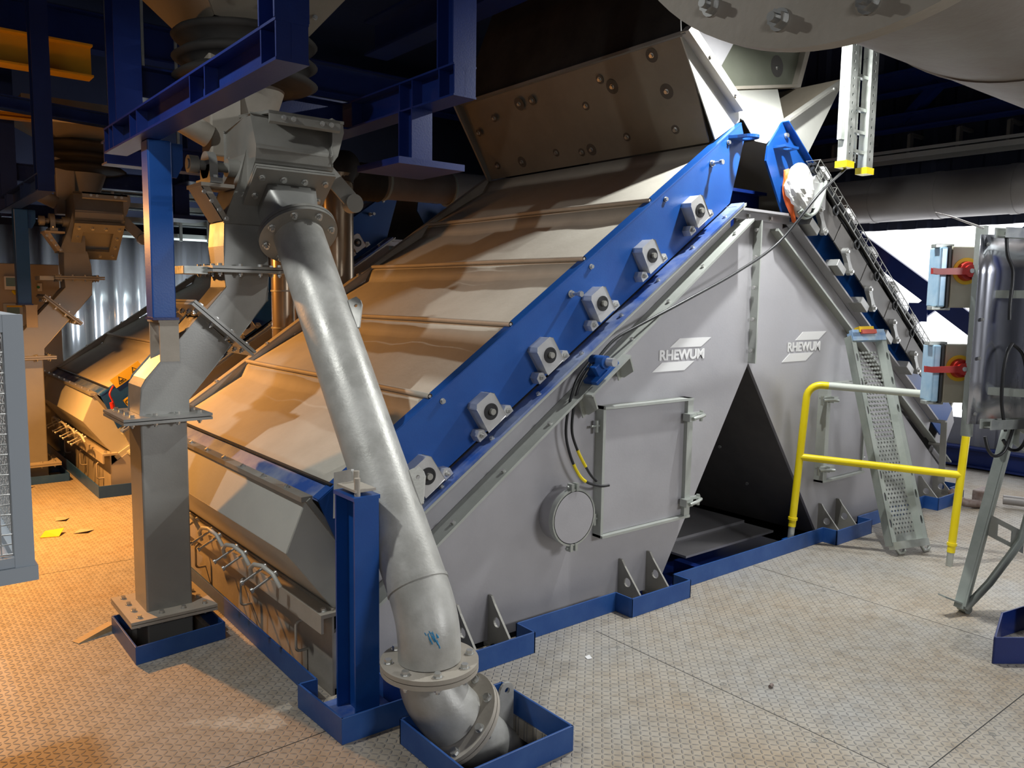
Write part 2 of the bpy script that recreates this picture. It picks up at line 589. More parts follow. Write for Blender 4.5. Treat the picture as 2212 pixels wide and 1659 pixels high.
# bright trapezoidal sheet in front of the back wall
b = MB()
prof = []
for k in range(360):
    x = -2.0 + 0.018 * k
    ph = (x % 0.265) / 0.265
    prof.append((x, 0.045 * (0.5 - 0.5 * math.cos(2 * math.pi * ph)) ** 1.6))
b.grid([[V(px, 11.2 - py, z) for px, py in prof] for z in (0.0, 2.46)], smooth=True)
o = b.build('trim_3', M['shiny'], solid=0.002)
tag(o, kind='structure')
b = MB()
b.bar((-2.0, 11.14, 2.05), (0.95, 11.14, 2.05), 0.04, 0.03)
struct('trim_4', b, M['steel_dark'])

# right wall: low sheet, open bay above it, dark cladding over the duct
XW = 9.0
b = MB()
prof = []
y = -3.5
while y < 11.6:
    prof += [(y, 0.0), (y + 0.14, 0.0), (y + 0.18, 0.035), (y + 0.28, 0.035)]
    y += 0.32
b.grid([[V(XW - d, yy, z) for yy, d in prof] for z in (0.0, 0.50)], smooth=False)
o = b.build('wall_right', M['lowwall'], solid=0.002)
tag(o, kind='structure')
b = MB()
b.grid([[V(XW - d, yy, z) for yy, d in prof] for z in (2.5, 5.2)], smooth=False)
o = b.build('wall_right_upper', M['hallnavy'], solid=0.002)
tag(o, kind='structure')
b = MB()
b.box((XW - 0.04, 6.6, 0.5), (XW, 11.6, 2.5))
b.box((XW - 0.04, -3.5, 0.5), (XW, -1.2, 2.5))
struct('wall_right_panel', b, M['hallnavy'])
b = MB()
b.hsec((XW - 0.12, -3.4, 0.12), (XW - 0.12, 11.5, 0.12), 0.16, 0.20, 0.02, 0.012, (0, 0, 1))
struct('baseboard_right', b, M['navy'])

# X-bracing of the open bay
t = thing('cross_brace', 'blue X-shaped steel brace across the bright open bay behind the switch panel', 'brace', (8.86, 4.05, 1.62))
b = MB()
b.bar((8.90, 4.86, 2.46), (8.90, 2.2, 0.55), 0.19, 0.05, (1, 0, 0))
b.build('diagonal', M['navy'], t)
b = MB()
b.bar((8.91, 5.35, 0.55), (8.91, 2.95, 2.45), 0.17, 0.05, (1, 0, 0))
b.build('diagonal', M['navy'], t)
b = MB()
b.obox((8.85, 4.02, 1.60), (1, 0, 0), (0, 1, 0), (0, 0, 1), 0.012, 0.20, 0.20)
b.build('gusset_plate', M['navy'], t)

# big ventilation duct in front of the right wall
t = thing('wall_duct', 'large round grey ventilation duct running along the right wall', 'duct', (8.55, 4, 2.72))
b = MB()
b.cyl((8.55, -2.0, 2.785), (8.55, 8.5, 2.785), 0.232, n=40)
b.build('duct_body', M['duct_big'], t)
for y in (3.05, 3.75, 4.42, 5.6):
    b = MB()
    b.ring((8.55, y, 2.785), (0, 1, 0), 0.238, 0.228, 0.07, 40)
    b.build('joint_band', M['duct_big'], t)

# cable tray above the duct
t = thing('wall_cable_tray', 'long galvanised cable tray with brackets above the right-hand duct', 'cable tray', (8.7, 4, 3.2))
b = MB()
b.bar((8.62, -2, 3.235), (8.62, 8.5, 3.235), 0.02, 0.05)
b.bar((8.66, -2, 3.30), (8.66, 8.5, 3.30), 0.02, 0.03)
b.bar((8.92, -2, 3.235), (8.92, 8.5, 3.235), 0.02, 0.05)
b.build('side_rail', M['wire'], t)
b = MB()
for k in range(5):
    b.tube([(8.68 + k * 0.045, -2, 3.28), (8.68 + k * 0.045, 8.5, 3.28)], 0.018, 8)
tag(b.build('cable_bundle', M['cable'], t), kind='stuff')
for y in (3.2, 3.66, 4.15, 4.66, 5.0, 5.6):
    b = MB()
    b.bar((8.70, y, 3.25), (8.70, y, 3.46), 0.08, 0.03, (0, 1, 0))
    b.bar((8.70, y, 3.46), (8.98, y, 3.46), 0.04, 0.03)
    b.build('bracket', M['cover'], t)

for z, x, h, lab in ((3.60, 8.72, 0.16, 'lower dark blue beam along the right wall, just over the cable tray'),
                     (3.98, 8.60, 0.22, 'upper dark blue beam along the right wall, high above the cable tray')):
    b = MB()
    b.hsec((x, -3.2, z), (x, 11.3, z), 0.2, h, 0.014, 0.01, (0, 0, 1))
    tag(b.build('wall_beam', M['navy']), lab, 'beam')
b = MB()
b.bar((8.75, 4.25, 3.62), (8.62, 3.85, 3.92), 0.1, 0.1)
tag(b.build('knee_brace', M['navy']), 'short slanted blue brace between the two beams on the right wall', 'brace')

# roof girders far overhead
for i, (y, z, lab) in enumerate(((2.2, 4.75, 'dark blue roof girder crossing above the near machine'),
                                 (6.5, 4.7, 'dark blue roof girder crossing between the two machines'),
                                 (10.4, 4.6, 'dark blue roof girder nearest the back wall'))):
    b = MB()
    b.hsec((-3.9, y, z), (8.9, y, z), 0.25, 0.4, 0.02, 0.014, (0, 0, 1))
    tag(b.build('roof_girder', M['navy']), lab, 'beam')
b = MB()
b.hsec((3.2, 5.7, 3.65), (3.2, -1, 3.65), 0.2, 0.26, 0.018, 0.012, (0, 0, 1))
tag(b.build('ceiling_beam', M['navy']), 'dim blue beam running above the brown hopper towards the big flange', 'beam')

# ---------------------------------------------------------------- screening machine (built once, the rear one is a copy)
YF, YB = 3.05, 5.33               # gable plane, back end of the roof
XC = 4.45                         # line of the ridge


def roofz(x):
    return 0.912 + 0.693 * (x - 1.534)


def build_machine():
    root = thing('screening_machine', 'near grey and blue A-shaped screening machine with white lettering on its gable', 'screening machine', (XC, 4.2, 0.0))
    # ---- gable panels, with the triangular passage between them
    b = MB()
    b.xz([(1.50, 0.0), (3.60, 0.0), (4.41, 1.30), (4.41, 2.27), (4.22, 2.27), (4.22, 2.14), (1.60, 0.32), (1.50, 0.25)], YF, YF + 0.02)
    gl = b.build('gable_panel', M['steel'], root)
    b = MB()
    b.xz([(5.36, 0.0), (7.42, 0.0), (7.42, 0.20), (4.72, 2.10), (4.72, 2.27), (4.41, 2.27), (4.41, 1.30)], YF, YF + 0.02)
    gr = b.build('gable_panel', M['steel'], root)
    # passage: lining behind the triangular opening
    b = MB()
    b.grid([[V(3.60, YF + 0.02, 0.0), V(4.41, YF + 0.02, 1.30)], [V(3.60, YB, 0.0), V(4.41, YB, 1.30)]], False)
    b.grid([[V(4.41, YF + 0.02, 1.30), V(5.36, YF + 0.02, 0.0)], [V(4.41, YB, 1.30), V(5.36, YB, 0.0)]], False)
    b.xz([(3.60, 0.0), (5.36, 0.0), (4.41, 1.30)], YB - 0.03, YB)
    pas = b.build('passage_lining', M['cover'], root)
    for x, z, y in ((4.90, 0.62, 3.6), (4.98, 0.52, 4.3), (5.12, 0.33, 3.5), (4.74, 0.85, 4.1)):
        bolt(pas, (x, y, z), (-0.8, 0, -0.6), 0.02)
    b = MB()
    b.box((3.66, 3.62, -0.03), (5.28, 5.28, -0.01))
    b.box((4.25, 3.36, -0.045), (5.28, 3.62, -0.03))
    b.build('passage_floor', M['steel'], root)
    b = MB()
    b.box((3.62, 3.06, -0.30), (5.34, 3.12, -0.06))
    b.box((3.62, 3.12, -0.14), (5.34, 3.62, -0.12))
    b.box((4.10, 3.10, -0.12), (4.16, 3.34, -0.02))
    b.build('sill_beam', M['navy'], root)
    # ---- seam flange down to the passage
    b = MB()
    b.box((4.405, YF - 0.055, 1.30), (4.417, YF + 0.01, 2.20))
    b.box((4.417, YF - 0.006, 1.33), (4.44, YF + 0.01, 2.20))
    sm = b.build('seam_flange', M['flange'], root)
    for z in (1.38, 1.58, 1.78, 1.97, 2.14):
        bolt(sm, (4.395, YF - 0.03, z), (-1, 0, 0), 0.02)
    b = MB()
    b.box((4.12, YF - 0.07, 2.245), (4.78, YF + 0.02, 2.26))
    b.box((4.12, YF - 0.012, 2.20), (4.78, YF, 2.245))
    hd = b.build('ridge_flange', M['steel'], root)
    for x in (4.32, 4.56):
        bolt(hd, (x, YF - 0.012, 2.222), (0, -1, 0), 0.02)
    # ---- long sloping flanges that join gable and screen boxes
    def rails(xa, za, xb, zb, name, mm, y0, w=0.012, nb=9, flip=1):
        bb = MB()
        bb.prism([(xa, y0, za), (xb, y0, zb), (xb, y0, zb - w * 1.3), (xa, y0, za - w * 1.3)], (0, YF - y0, 0))
        r = bb.build(name, mm, root)
        d = V(xb - xa, 0, zb - za).normalized()
        nn = V(-d.z, 0, d.x)
        for k in range(nb):
            t = (k + 0.5) / nb
            p = V(xa, y0 + 0.03, za).lerp(V(xb, y0 + 0.03, zb), t)
            if nn.z < 0:
                nn = -nn
            bolt(r, p + nn * 0.0, nn, 0.019)
        return r
    rails(1.575, 0.545, 4.16, 2.285, 'screen_flange', M['blue_dusty'], YF - 0.095)
    rails(1.58, 0.528, 4.19, 2.285, 'housing_flange', M['flange'], YF - 0.09, nb=1)
    b = MB()
    b.xz([(1.60, 0.53), (4.17, 2.27), (4.17, 2.13), (1.66, 0.37)], YF + 0.005, YF + 0.06)
    b.build('channel_web', M['steel'], root)
    rails(1.62, 0.355, 4.24, 2.195, 'lower_flange', M['flange'], YF - 0.115, nb=9)
    rails(4.585, 2.16, 7.42, 0.315, 'lower_flange', M['flange'], YF - 0.06, nb=10)
    rails(4.76, 2.215, 7.10, 0.705, 'screen_flange', M['steel'], YF - 0.07, nb=9)
    b = MB()
    b.xz([(4.62, 2.14), (4.80, 2.19), (7.10, 0.69), (7.05, 0.55)], YF + 0.004, YF + 0.03)
    b.build('channel_web', M['steel'], root)
    # ---- blue side plates of the two screen boxes
    b = MB()
    b.xz([(4.222, 2.775), (4.262, 2.683), (4.142, 2.285), (1.560, 0.552), (1.433, 0.848)], YF - 0.002, YF + 0.012)
    bl = b.build('side_plate', M['blue'], root)
    b = MB()
    d = V(1, 0, 0.693).normalized()
    b.bar((1.44, YF + 0.03, roofz(1.44) - 0.004), (4.222, YF + 0.03, roofz(4.222) - 0.004), 0.07, 0.008, (0, 0, 1))
    b.build('top_edge', M['blue'], bl)
    for x in (2.05, 2.98, 3.55, 4.10):
        bolt(bl, (x, YF - 0.004, roofz(x) - 0.05), (0, -1, 0), 0.02)
    for x, z in ((2.84, 1.72), (3.95, 2.50)):
        bolt(bl, (x, YF - 0.004, z), (0, -1, 0), 0.028, 'pin', 'stud')
    b = MB()                                                        # lifting eye, lying flat
    b.xy([(4.10, YF), (4.125, YF - 0.05)] + [(4.195 + 0.062 * math.cos(math.radians(190 + 16 * k)), YF - 0.08 + 0.062 * math.sin(math.radians(190 + 16 * k))) for k in range(11)] + [(4.24, YF)], 2.665, 2.683,
         [circle2(4.195, YF - 0.08, 0.036)])
    b.build('lifting_eye', M['blue'], bl)
    b = MB()
    b.xz([(4.66, 2.84), (4.515, 2.674), (4.50, 2.58), (4.74, 2.225), (7.085, 0.70), (7.30, 0.55), (7.50, 0.77)], YF - 0.002, YF + 0.012)
    br = b.build('side_plate', M['blue'], root)
    b = MB()
    b.bar((4.66, YF - 0.02, 2.84), (5.0, YF - 0.02, 2.60), 0.05, 0.008, (0, 0, 1))
    b.build('top_edge', M['blue'], br)
    for x, z in ((4.70, 2.76), (4.84, 2.57)):
        bolt(br, (x, YF - 0.004, z), (0, -1, 0), 0.026)
    b = MB()
    b.xy([(4.57, YF), (4.57, YF - 0.09), (4.72, YF - 0.09), (4.75, YF)], 2.665, 2.680, [circle2(4.655, YF - 0.05, 0.028)])
    b.build('lifting_eye', M['blue'], br)
    # ---- roof covers, one sheet per bay, sagging a little between the clamp bars
    xs = [1.44, 1.51, 1.995, 2.462, 2.948, 3.44, 4.03]
    for k in range(len(xs) - 1):
        xa, xb = xs[k], xs[k + 1]
        rows = []
        ts = [0, .1, .2, .3, .4, .5, .6, .7, .8, .87, .9, .93, 1.0]
        for t in ts:
            x = xa + (xb - xa) * t
            row = []
            for j in range(25):
                y = YF + 0.012 + (YB - YF - 0.012) * j / 24
                amp = 0.048 + 0.006 * math.sin(5.3 * y + 2.1 * k) + 0.003 * math.sin(14.1 * y + k)
                bulge = -(amp * min(t / 0.9, (1 - t) / 0.1) - 0.002 * math.sin(17 * y + 5 * t + k) * t * (1 - t) * 4) if k else 0.0
                lap = 0.020 * (1 - t) if k else 0
                row.append(V(x, y, roofz(x) + bulge - 0.012 + lap * 0.0))
            rows.append(row)
        b = MB()
        b.grid(rows)
        b.build('roof_cover', M['blue_dusty'] if k == 0 else M['roof'], root, solid=0.006)
        if k >= 2:
            x = xa
            b = MB()
            z = roofz(x) + 0.012
            b.tube([(x, YF + 0.015, z), (x, YF + 0.8, z + 0.004), (x, YB - 0.6, z), (x, YB - 0.02, z + 0.002)], 0.0135, 10, caps=False)
            b.tube([(x, YF + 0.016, z), (x, YB - 0.02, z)], 0.007, 8)
            b.build('clamp_bar', M['dusty'], root)
    b = MB()
    b.bar((1.507, YF + 0.02, roofz(1.507) + 0.003), (1.507, YB, roofz(1.507) + 0.003), 0.02, 0.006)
    b.build('seam_strip', M['ink'], root)
    b = MB()                                                        # far rim of the roof, with bolt heads
    b.xz([(1.44, roofz(1.44) - 0.05), (4.05, roofz(4.05) - 0.05), (4.05, roofz(4.05) + 0.012), (1.44, roofz(1.44) + 0.012)], YB, YB + 0.012)
    b.bar((1.44, YB + 0.03, roofz(1.44) + 0.012), (4.05, YB + 0.03, roofz(4.05) + 0.012), 0.06, 0.01)
    rim = b.build('roof_rim', M['dusty'], root)
    for x in (1.8, 2.15, 2.5, 2.85):
        bolt(rim, (x, YB + 0.02, roofz(x) + 0.018), (-0.57, 0, 0.82), 0.02)
    b = MB()
    b.xz([(1.50, 0.0), (7.42, 0.0), (7.42, 0.2), (4.72, 2.5), (4.1, 2.6), (1.44, 0.75)], YB - 0.02, YB)
    b.build('back_panel', M['steel_dark'], root)
    # right roof slope (seen only edge on)
    b = MB()
    b.grid([[V(4.75, YF + 0.012, 2.77), V(4.75, YB, 2.77)], [V(7.48, YF + 0.012, 0.79), V(7.48, YB, 0.79)]], False)
    b.build('roof_cover', M['roof'], root, solid=0.006)
    # ---- nose hood at the eave
    def hood(sx, name):
        m = lambda x: x if sx > 0 else 2 * XC - x + 0.05
        P = [(1.395, 0.845), (1.305, 0.632), (1.55, 0.30), (1.735, 0.425), (1.54, 0.70)]
        bb = MB()
        q = [[V(m(x), y, z) for y in (YF + 0.04, YB - 0.1)] for x, z in P]
        bb.grid([q[0], q[1]], False)
        bb.grid([q[1], q[2]], False)
        bb.grid([q[2], q[3]], False)
        bb.bar((m(1.545), YF + 0.03, 0.295), (m(1.74), YF + 0.03, 0.425), 0.03, 0.06, (0, 0, 1))
        bb.xz([(m(x), z) for x, z in P], YF + 0.035, YF + 0.045)
        bb.xz([(m(x), z) for x, z in P], YB - 0.11, YB - 0.10)
        h = bb.build(name, M['cheek'] if sx > 0 else M['steel'], root, solid=0.004)
        bb = MB()
        bb.bar((m(1.392), YF + 0.02, 0.852), (m(1.392), YB - 0.1, 0.852), 0.05, 0.022)
        bb.bar((m(1.395), YF + 0.035, 0.85), (m(1.545), YF + 0.035, 0.64), 0.022, 0.05, (0, 1, 0))
        e = bb.build('hood_flange', M['steel_dark'], h)
        for k in range(9):
            bolt(e, (m(1.392) - 0.0 * sx, YF + 0.22 + 0.26 * k, 0.863), (-0.55 * sx, 0, 0.83), 0.018)
        for t in (0.25, 0.7):
            bolt(e, (m(1.395 + 0.15 * t), YF + 0.022, 0.85 - 0.21 * t), (0, -1, 0), 0.018)
        return h
    h = hood(1, 'nose_hood')
    hood(-1, 'nose_hood')
    # ---- plinth below the nose: panel with handles, clamp rail, quick clamps
    b = MB()
    b.box((1.49, YF + 0.0, -0.25), (1.50, YB - 0.3, 0.36))
    pn = b.build('plinth_panel', M['dusty'], root)
    for y in (3.30, 3.98, 4.70):
        b = MB()
        b.tube([(1.49, y, 0.235)] + arc((1.455, y, 0.215), math.pi / 2, math.pi, 0.02, (1, 0, 0), (0, 0, 1), 4) + arc((1.455, y, 0.115), math.pi, 1.5 * math.pi, 0.02, (1, 0, 0), (0, 0, 1), 4) + [(1.49, y, 0.095)], 0.0065, 8)
        b.build('handle', M['dusty'], pn)
    b = MB()
    b.box((1.43, YF - 0.02, 0.335), (1.55, YB - 0.25, 0.352))
    b.box((1.43, YF - 0.02, 0.27), (1.442, YB - 0.25, 0.335))
    cr = b.build('clamp_rail', M['dusty'], root)
    bolt(cr, (1.46, YF + 0.02, 0.352), (0, 0, 1), 0.022)
    for y in (3.42, 3.78, 4.14, 4.50):
        b = MB()
        b.tube([(1.345, y - 0.17, 0.43), (1.325, y - 0.14, 0.485), (1.318, y - 0.04, 0.495), (1.318, y + 0.06, 0.475), (1.326, y + 0.13, 0.435), (1.345, y + 0.16, 0.38)], 0.010, 8)
        cl = b.build('clamp_frame', M['cheek'], root)
        for dy in (-0.06, 0.06):
            b = MB()
            b.cyl((1.36, y + dy, 0.45), (1.26, y + dy - 0.01, 0.405), 0.006, n=8)
            b.cyl((1.262, y + dy - 0.01, 0.406), (1.252, y + dy - 0.01, 0.402), 0.013, n=10)
            b.cyl((1.375, y + dy, 0.457), (1.355, y + dy, 0.448), 0.016, n=6)
            b.build('clamp_screw', M['zinc'], cl)
    # ---- bearing blocks of the screen shafts (left arm)
    for x, z in ((3.770, 2.208), (3.375, 1.936), (3.001, 1.673), (2.642, 1.416), (2.277, 1.162), (1.926, 0.898)):
        a = math.atan(0.675)
        u, w = V(math.cos(a), 0, math.sin(a)), V(-math.sin(a), 0, math.cos(a))
        c = V(x, YF, z)
        bb = MB()
        P = lambda s, t: c + u * s + w * t
        bb.prism([P(-0.062, -0.075), P(0.062, -0.075), P(0.062, 0.06), P(0.045, 0.075), P(-0.045, 0.075), P(-0.062, 0.06)], (0, -0.075, 0))
        blk = bb.build('bearing_block', M['cast'], root, bevel=0.003)
        bb = MB()
        bb.ring(c + V(0, -0.076, 0), (0, -1, 0), 0.040, 0.031, 0.006, 24)
        bb.cyl(c + V(0, -0.074, 0), c + V(0, -0.078, 0), 0.036, n=24)
        bb.build('seal', M['black'], blk)
        bb = MB()
        bb.cyl(c + V(0, -0.075, 0), c + V(0, -0.096, 0), 0.015, n=12)
        bb.build('shaft_end', M['steel_dark'], blk)
        for s in (-1, 1):
            bb = MB()
            q = c + u * (s * 0.094) - w * 0.072
            bb.prism([q + u * (-0.026) + w * -0.022, q + u * 0.026 + w * -0.022, q + u * 0.026 + w * 0.012, q + w * 0.028, q - u * 0.026 + w * 0.012], (0, -0.055, 0))
            ear = bb.build('mounting_ear', M['cast'], blk)
            bolt(ear, q + V(0, -0.055, 0), (0, -1, 0), 0.02, 'nut')
    # ---- drive links, cover plates and cable basket on the right arm
    b = MB()
    x0, x1 = 4.88, 6.78
    for k in range(5):
        xa = x0 + (x1 - x0) * k / 5
        xb = x0 + (x1 - x0) * (k + 0.97) / 5
        za, zb = 2.47 - 0.69 * (xa - 4.911), 2.47 - 0.69 * (xb - 4.911)
        b.xz([(xa, za), (xb, zb), (xb - 0.085, zb - 0.125), (xa - 0.085, za - 0.125)], YF - 0.11, YF - 0.10)
        b.xz([(xa, za), (xb, zb), (xb, zb - 0.01), (xa, za - 0.01)], YF - 0.10, YF)
    b.build('drive_cover', M['cover'], root)
    for x, z in ((4.952, 2.221), (5.316, 1.968), (5.666, 1.715), (6.058, 1.474), (6.432, 1.223)):
        a = -math.atan(0.69)
        u, w = V(math.cos(a), 0, math.sin(a)), V(-math.sin(a), 0, math.cos(a))
        c = V(x, YF - 0.11, z)
        bb = MB()
        q = c - w * 0.062 - u * 0.03
        bb.obox(q + V(0, 0.03, 0), u, (0, 1, 0), w, 0.12, 0.10, 0.055)
        blk = bb.build('link_bracket', M['link'], root, bevel=0.003)
        bb = MB()
        p0, p1 = c + w * 0.05 - u * 0.06, c - w * 0.02 + u * 0.075
        dd = (p1 - p0).normalized()
        ss = V(-dd.z, 0, dd.x)
        bb.prism([p0 + ss * 0.026, p0 - dd * 0.026, p0 - ss * 0.026, p0.lerp(p1, .5) - ss * 0.017, p1 - ss * 0.026, p1 + dd * 0.026, p1 + ss * 0.026, p0.lerp(p1, .5) + ss * 0.017], (0, -0.03, 0))
        for p in (p0, p1):
            bb.cyl(p + V(0, 0.0, 0), p + V(0, -0.034, 0), 0.026, n=16)
        lk = bb.build('drive_link', M['link'], root)
        for p in (p0, p1):
            bolt(lk, p + V(0, -0.034, 0), (0, -1, 0), 0.02)
    # wire basket carrying black cables
    b = MB()
    A, Bp = V(4.86, YF - 0.13, 2.545), V(6.74, YF - 0.13, 1.24)
    dd = (Bp - A).normalized()
    ww = V(-dd.z, 0, dd.x)
    if ww.z < 0:
        ww = -ww
    L = (Bp - A).length
    for oy, ow in ((0, 0), (0, 0.045), (0, 0.09), (0.05, 0.09), (0.10, 0.09), (0.05, 0)):
        b.bar(A + ww * ow + V(0, oy, 0), Bp + ww * ow + V(0, oy, 0), 0.005, 0.005)
    for k in range(26):
        p = A + dd * (L * k / 25)
        b.bar(p, p + ww * 0.09, 0.004, 0.004)
        b.bar(p + ww * 0.09, p + ww * 0.09 + V(0, 0.10, 0), 0.004, 0.004)
    bk = b.build('cable_basket', M['basket'], root)
    for i, (oy, ow) in enumerate(((0.025, 0.02), (0.065, 0.025), (0.035, 0.055), (0.07, 0.06))):
        b = MB()
        b.tube([A + dd * (L * k / 24) + ww * (ow + 0.006 * math.sin(k + i)) + V(0, oy + 0.006 * math.cos(1.7 * k + i), 0) for k in range(25)], 0.0165, 8)
        b.build('drive_cable', M['cable'], bk)
    for k in range(5):
        p = A + dd * (0.16 + 0.43 * k) + ww * 0.115 + V(0, 0.08, 0)
        b = MB()
        b.obox(p, dd, (0, 1, 0), ww, 0.10, 0.08, 0.05)
        jb = b.build('junction_box', M['cast'], root, bevel=0.006)
        b = MB()
        b.obox(p + V(0, -0.045, 0), dd, (0, 1, 0), ww, 0.085, 0.012, 0.04)
        b.build('box_lid', M['white'], jb)
    for k in range(5):
        p = A + dd * (0.36 + 0.37 * k) - ww * 0.035
        b = MB()
        b.tube([p + ww * 0.05 + V(0, 0, 0)] + arc(p, math.pi * 0.5, -math.pi * 1.2, 0.03, dd, ww, 10), 0.007, 8)
        b.build('cable_loop', M['cable'], bk)
    # exciter motor housing at the head of the right arm
    b = MB()
    b.box((4.80, YF - 0.14, 2.30), (4.99, YF - 0.004, 2.47))
    b.xz([(4.86, 2.47), (4.93, 2.55), (5.02, 2.50), (4.97, 2.44)], YF - 0.12, YF - 0.03)
    b.build('exciter_housing', M['cast'], root, bevel=0.006)
    # ---- swing latch on the right end
    b = MB()
    b.bar((7.07, YF - 0.12, 0.70), (7.10, YF - 0.12, 0.18), 0.012, 0.05, (0, 1, 0))
    b.cyl((7.08, YF - 0.13, 0.70), (7.08, YF, 0.70), 0.016, n=12)
    b.cyl((7.09, YF - 0.14, 0.50), (7.09, YF, 0.50), 0.014, n=12)
    b.build('swing_latch', M['steel_dark'], root)
    # ---- access doors on the gable
    def door(x0, x1, z0, z1, mirror):
        bb = MB()
        bb.box((x0 + 0.015, YF - 0.045, z0 + 0.015), (x1 - 0.015, YF - 0.006, z1 - 0.015))
        dr = bb.build('access_door', M['steel'], root, bevel=0.003)
        bb = MB()
        bb.box((x0, YF - 0.075, z1 - 0.014), (x1, YF, z1))
        bb.box((x0, YF - 0.075, z0), (x1, YF, z0 + 0.014))
        xl, xr = (x0, x1) if mirror > 0 else (x1, x0)
        bb.box((min(xr, xr - 0.05 * mirror), YF - 0.07, z0), (max(xr, xr - 0.05 * mirror), YF, z1))
        bb.box((min(xl, xl + 0.02 * mirror), YF - 0.06, z0), (max(xl, xl + 0.02 * mirror), YF, z1))
        bb.build('door_frame', M['flange'], dr)
        for z in (z0 + 0.10, z1 - 0.11):
            bb = MB()
            xx = xr - 0.02 * mirror
            bb.box((min(xx - 0.06 * mirror, xx + 0.0 * mirror), YF - 0.11, z - 0.022), (max(xx - 0.06 * mirror, xx), YF - 0.06, z + 0.022))
            bb.tube([(xx - 0.04 * mirror, YF - 0.12, z - 0.005), (xx + 0.02 * mirror, YF - 0.125, z + 0.004), (xx + 0.10 * mirror, YF - 0.09, z + 0.002)], 0.011, 8)
            bb.cyl((xx + 0.09 * mirror, YF - 0.075, z - 0.035), (xx + 0.09 * mirror, YF - 0.075, z + 0.03), 0.011, n=10)
            bb.box((min(xx, xx + 0.10 * mirror), YF - 0.085, z + 0.008), (max(xx, xx + 0.10 * mirror), YF - 0.055, z + 0.022))
            bb.build('toggle_latch', M['galv'], dr)
            bb = MB()
            xh = xl - 0.02 * mirror
            bb.cyl((xh, YF - 0.03, z - 0.03), (xh, YF - 0.03, z + 0.035), 0.011, n=10)
            bb.cyl((xh - 0.04, YF - 0.03, z + 0.005), (xh + 0.05, YF - 0.03, z + 0.005), 0.007, n=8)
            bb.build('hinge', M['galv'], dr)
        return dr
    door(3.045, 3.785, 0.405, 1.125, 1)
    door(5.27, 5.86, 0.41, 1.12, -1)
    # ---- round inspection port with clamp band
    c = V(2.795, YF, 0.574)
    b = MB()
    b.cyl(c, c + V(0, -0.115, 0), 0.140, n=40)
    pt = b.build('inspection_port', M['steel'], root)
    b = MB()
    b.ring(c + V(0, -0.10, 0), (0, 1, 0), 0.150, 0.136, 0.03, 40)
    for s in (1, -1):
        b.box((c.x - 0.026, c.y - 0.12, c.z + s * 0.158 - 0.02), (c.x - 0.008, c.y - 0.085, c.z + s * 0.158 + 0.02))
        b.box((c.x + 0.008, c.y - 0.12, c.z + s * 0.158 - 0.02), (c.x + 0.026, c.y - 0.085, c.z + s * 0.158 + 0.02))
        b.cyl((c.x - 0.04, c.y - 0.10, c.z + s * 0.162), (c.x + 0.04, c.y - 0.10, c.z + s * 0.162), 0.007, n=8)
    b.build('clamp_ring', M['galv'], pt)
    # ---- lettering on both gable panels
    for x0, z0, hh, sc in ((3.542, 1.350, 0.057, 1.0), (4.844, 1.360, 0.060, 1.02)):
        cu = bpy.data.curves.new('logo_curve', 'FONT')
        cu.body = 'RHEWUM'
        cu.size = 0.1
        cu.extrude = 0.0008
        cu.offset = 0.0016
        cu.space_character = 0.98
        to = bpy.data.objects.new('logo_tmp', cu)
        COL.objects.link(to)
        dg = bpy.context.evaluated_depsgraph_get()
        me = bpy.data.meshes.new_from_object(to.evaluated_get(dg))
        bpy.data.objects.remove(to)
        wid = max(v.co.x for v in me.vertices)
        kx = 0.409 / wid
        kz = hh / max(v.co.y for v in me.vertices)
        bb = MB()
        for q_, (dx, dz) in enumerate(((0, 0), (-0.003, 0), (0.003, 0), (0, -0.0014), (0, 0.0014))):
            bb.add([(x0 + dx + v.co.x * kx, YF - 0.002 - 0.0002 * q_ - v.co.z, z0 + dz + v.co.y * kz) for v in me.vertices], [tuple(p.vertices) for p in me.polygons])
        lt = bb.build('logo_lettering', M['white'], gl if sc == 1.0 else gr)
        bpy.data.meshes.remove(me)
        s = sc
        bb = MB()
        for qs in (((0.091, 0.070), (0.379, 0.070), (0.473, 0.124), (0.178, 0.123)), ((-0.055, -0.067), (0.230, -0.066), (0.320, -0.014), (0.030, -0.014))):
            bb.xz([(x0 + px_ * s, z0 + pz_ * (hh / 0.057)) for px_, pz_ in qs], YF - 0.0025, YF - 0.0005)
        bb.build('logo_bars', M['white'], gl if sc == 1.0 else gr)
    # ---- foot gussets
    for x in (2.13, 2.335, 3.262, 3.497, 5.36, 5.605, 6.94, 7.22):
        b = MB()
        b.yz([(YF, 0.0), (YF, 0.235), (YF - 0.025, 0.235), (YF - 0.05, 0.20), (YF - 0.212, 0.02), (YF - 0.212, 0.0)], x - 0.006, x + 0.006, [circle2(YF - 0.072, 0.115, 0.026, 14)])
        b.box((x - 0.03, YF - 0.17, -0.02), (x + 0.03, YF, 0.0))
        b.build('foot_gusset', M['steel_dark'], root)
    # ---- bracket with the blue belt-drive sensor on the sloping flange
    b = MB()
    d = V(1, 0, 0.70).normalized()
    w = V(-d.z, 0, d.x)
    c = V(2.99, YF, 1.30)
    q = lambda s, t, y: c + d * s + w * t + V(0, y, 0)
    b.prism([q(-0.17, 0.0, 0), q(0.17, 0.0, 0), q(0.17, 0.0, -0.17), q(-0.17, 0.0, -0.17)], w * 0.012)
    for s in (-0.165, 0.155):
        b.prism([q(s, 0, 0), q(s, 0, -0.17), q(s, -0.09, -0.15), q(s, -0.14, -0.06), q(s, -0.14, 0)], d * 0.01)
        b.prism([q(s - 0.02, 0, -0.08), q(s + 0.03, 0, -0.08), q(s + 0.03, -0.15, -0.03), q(s - 0.02, -0.15, -0.03)], (0, 0.008, 0))
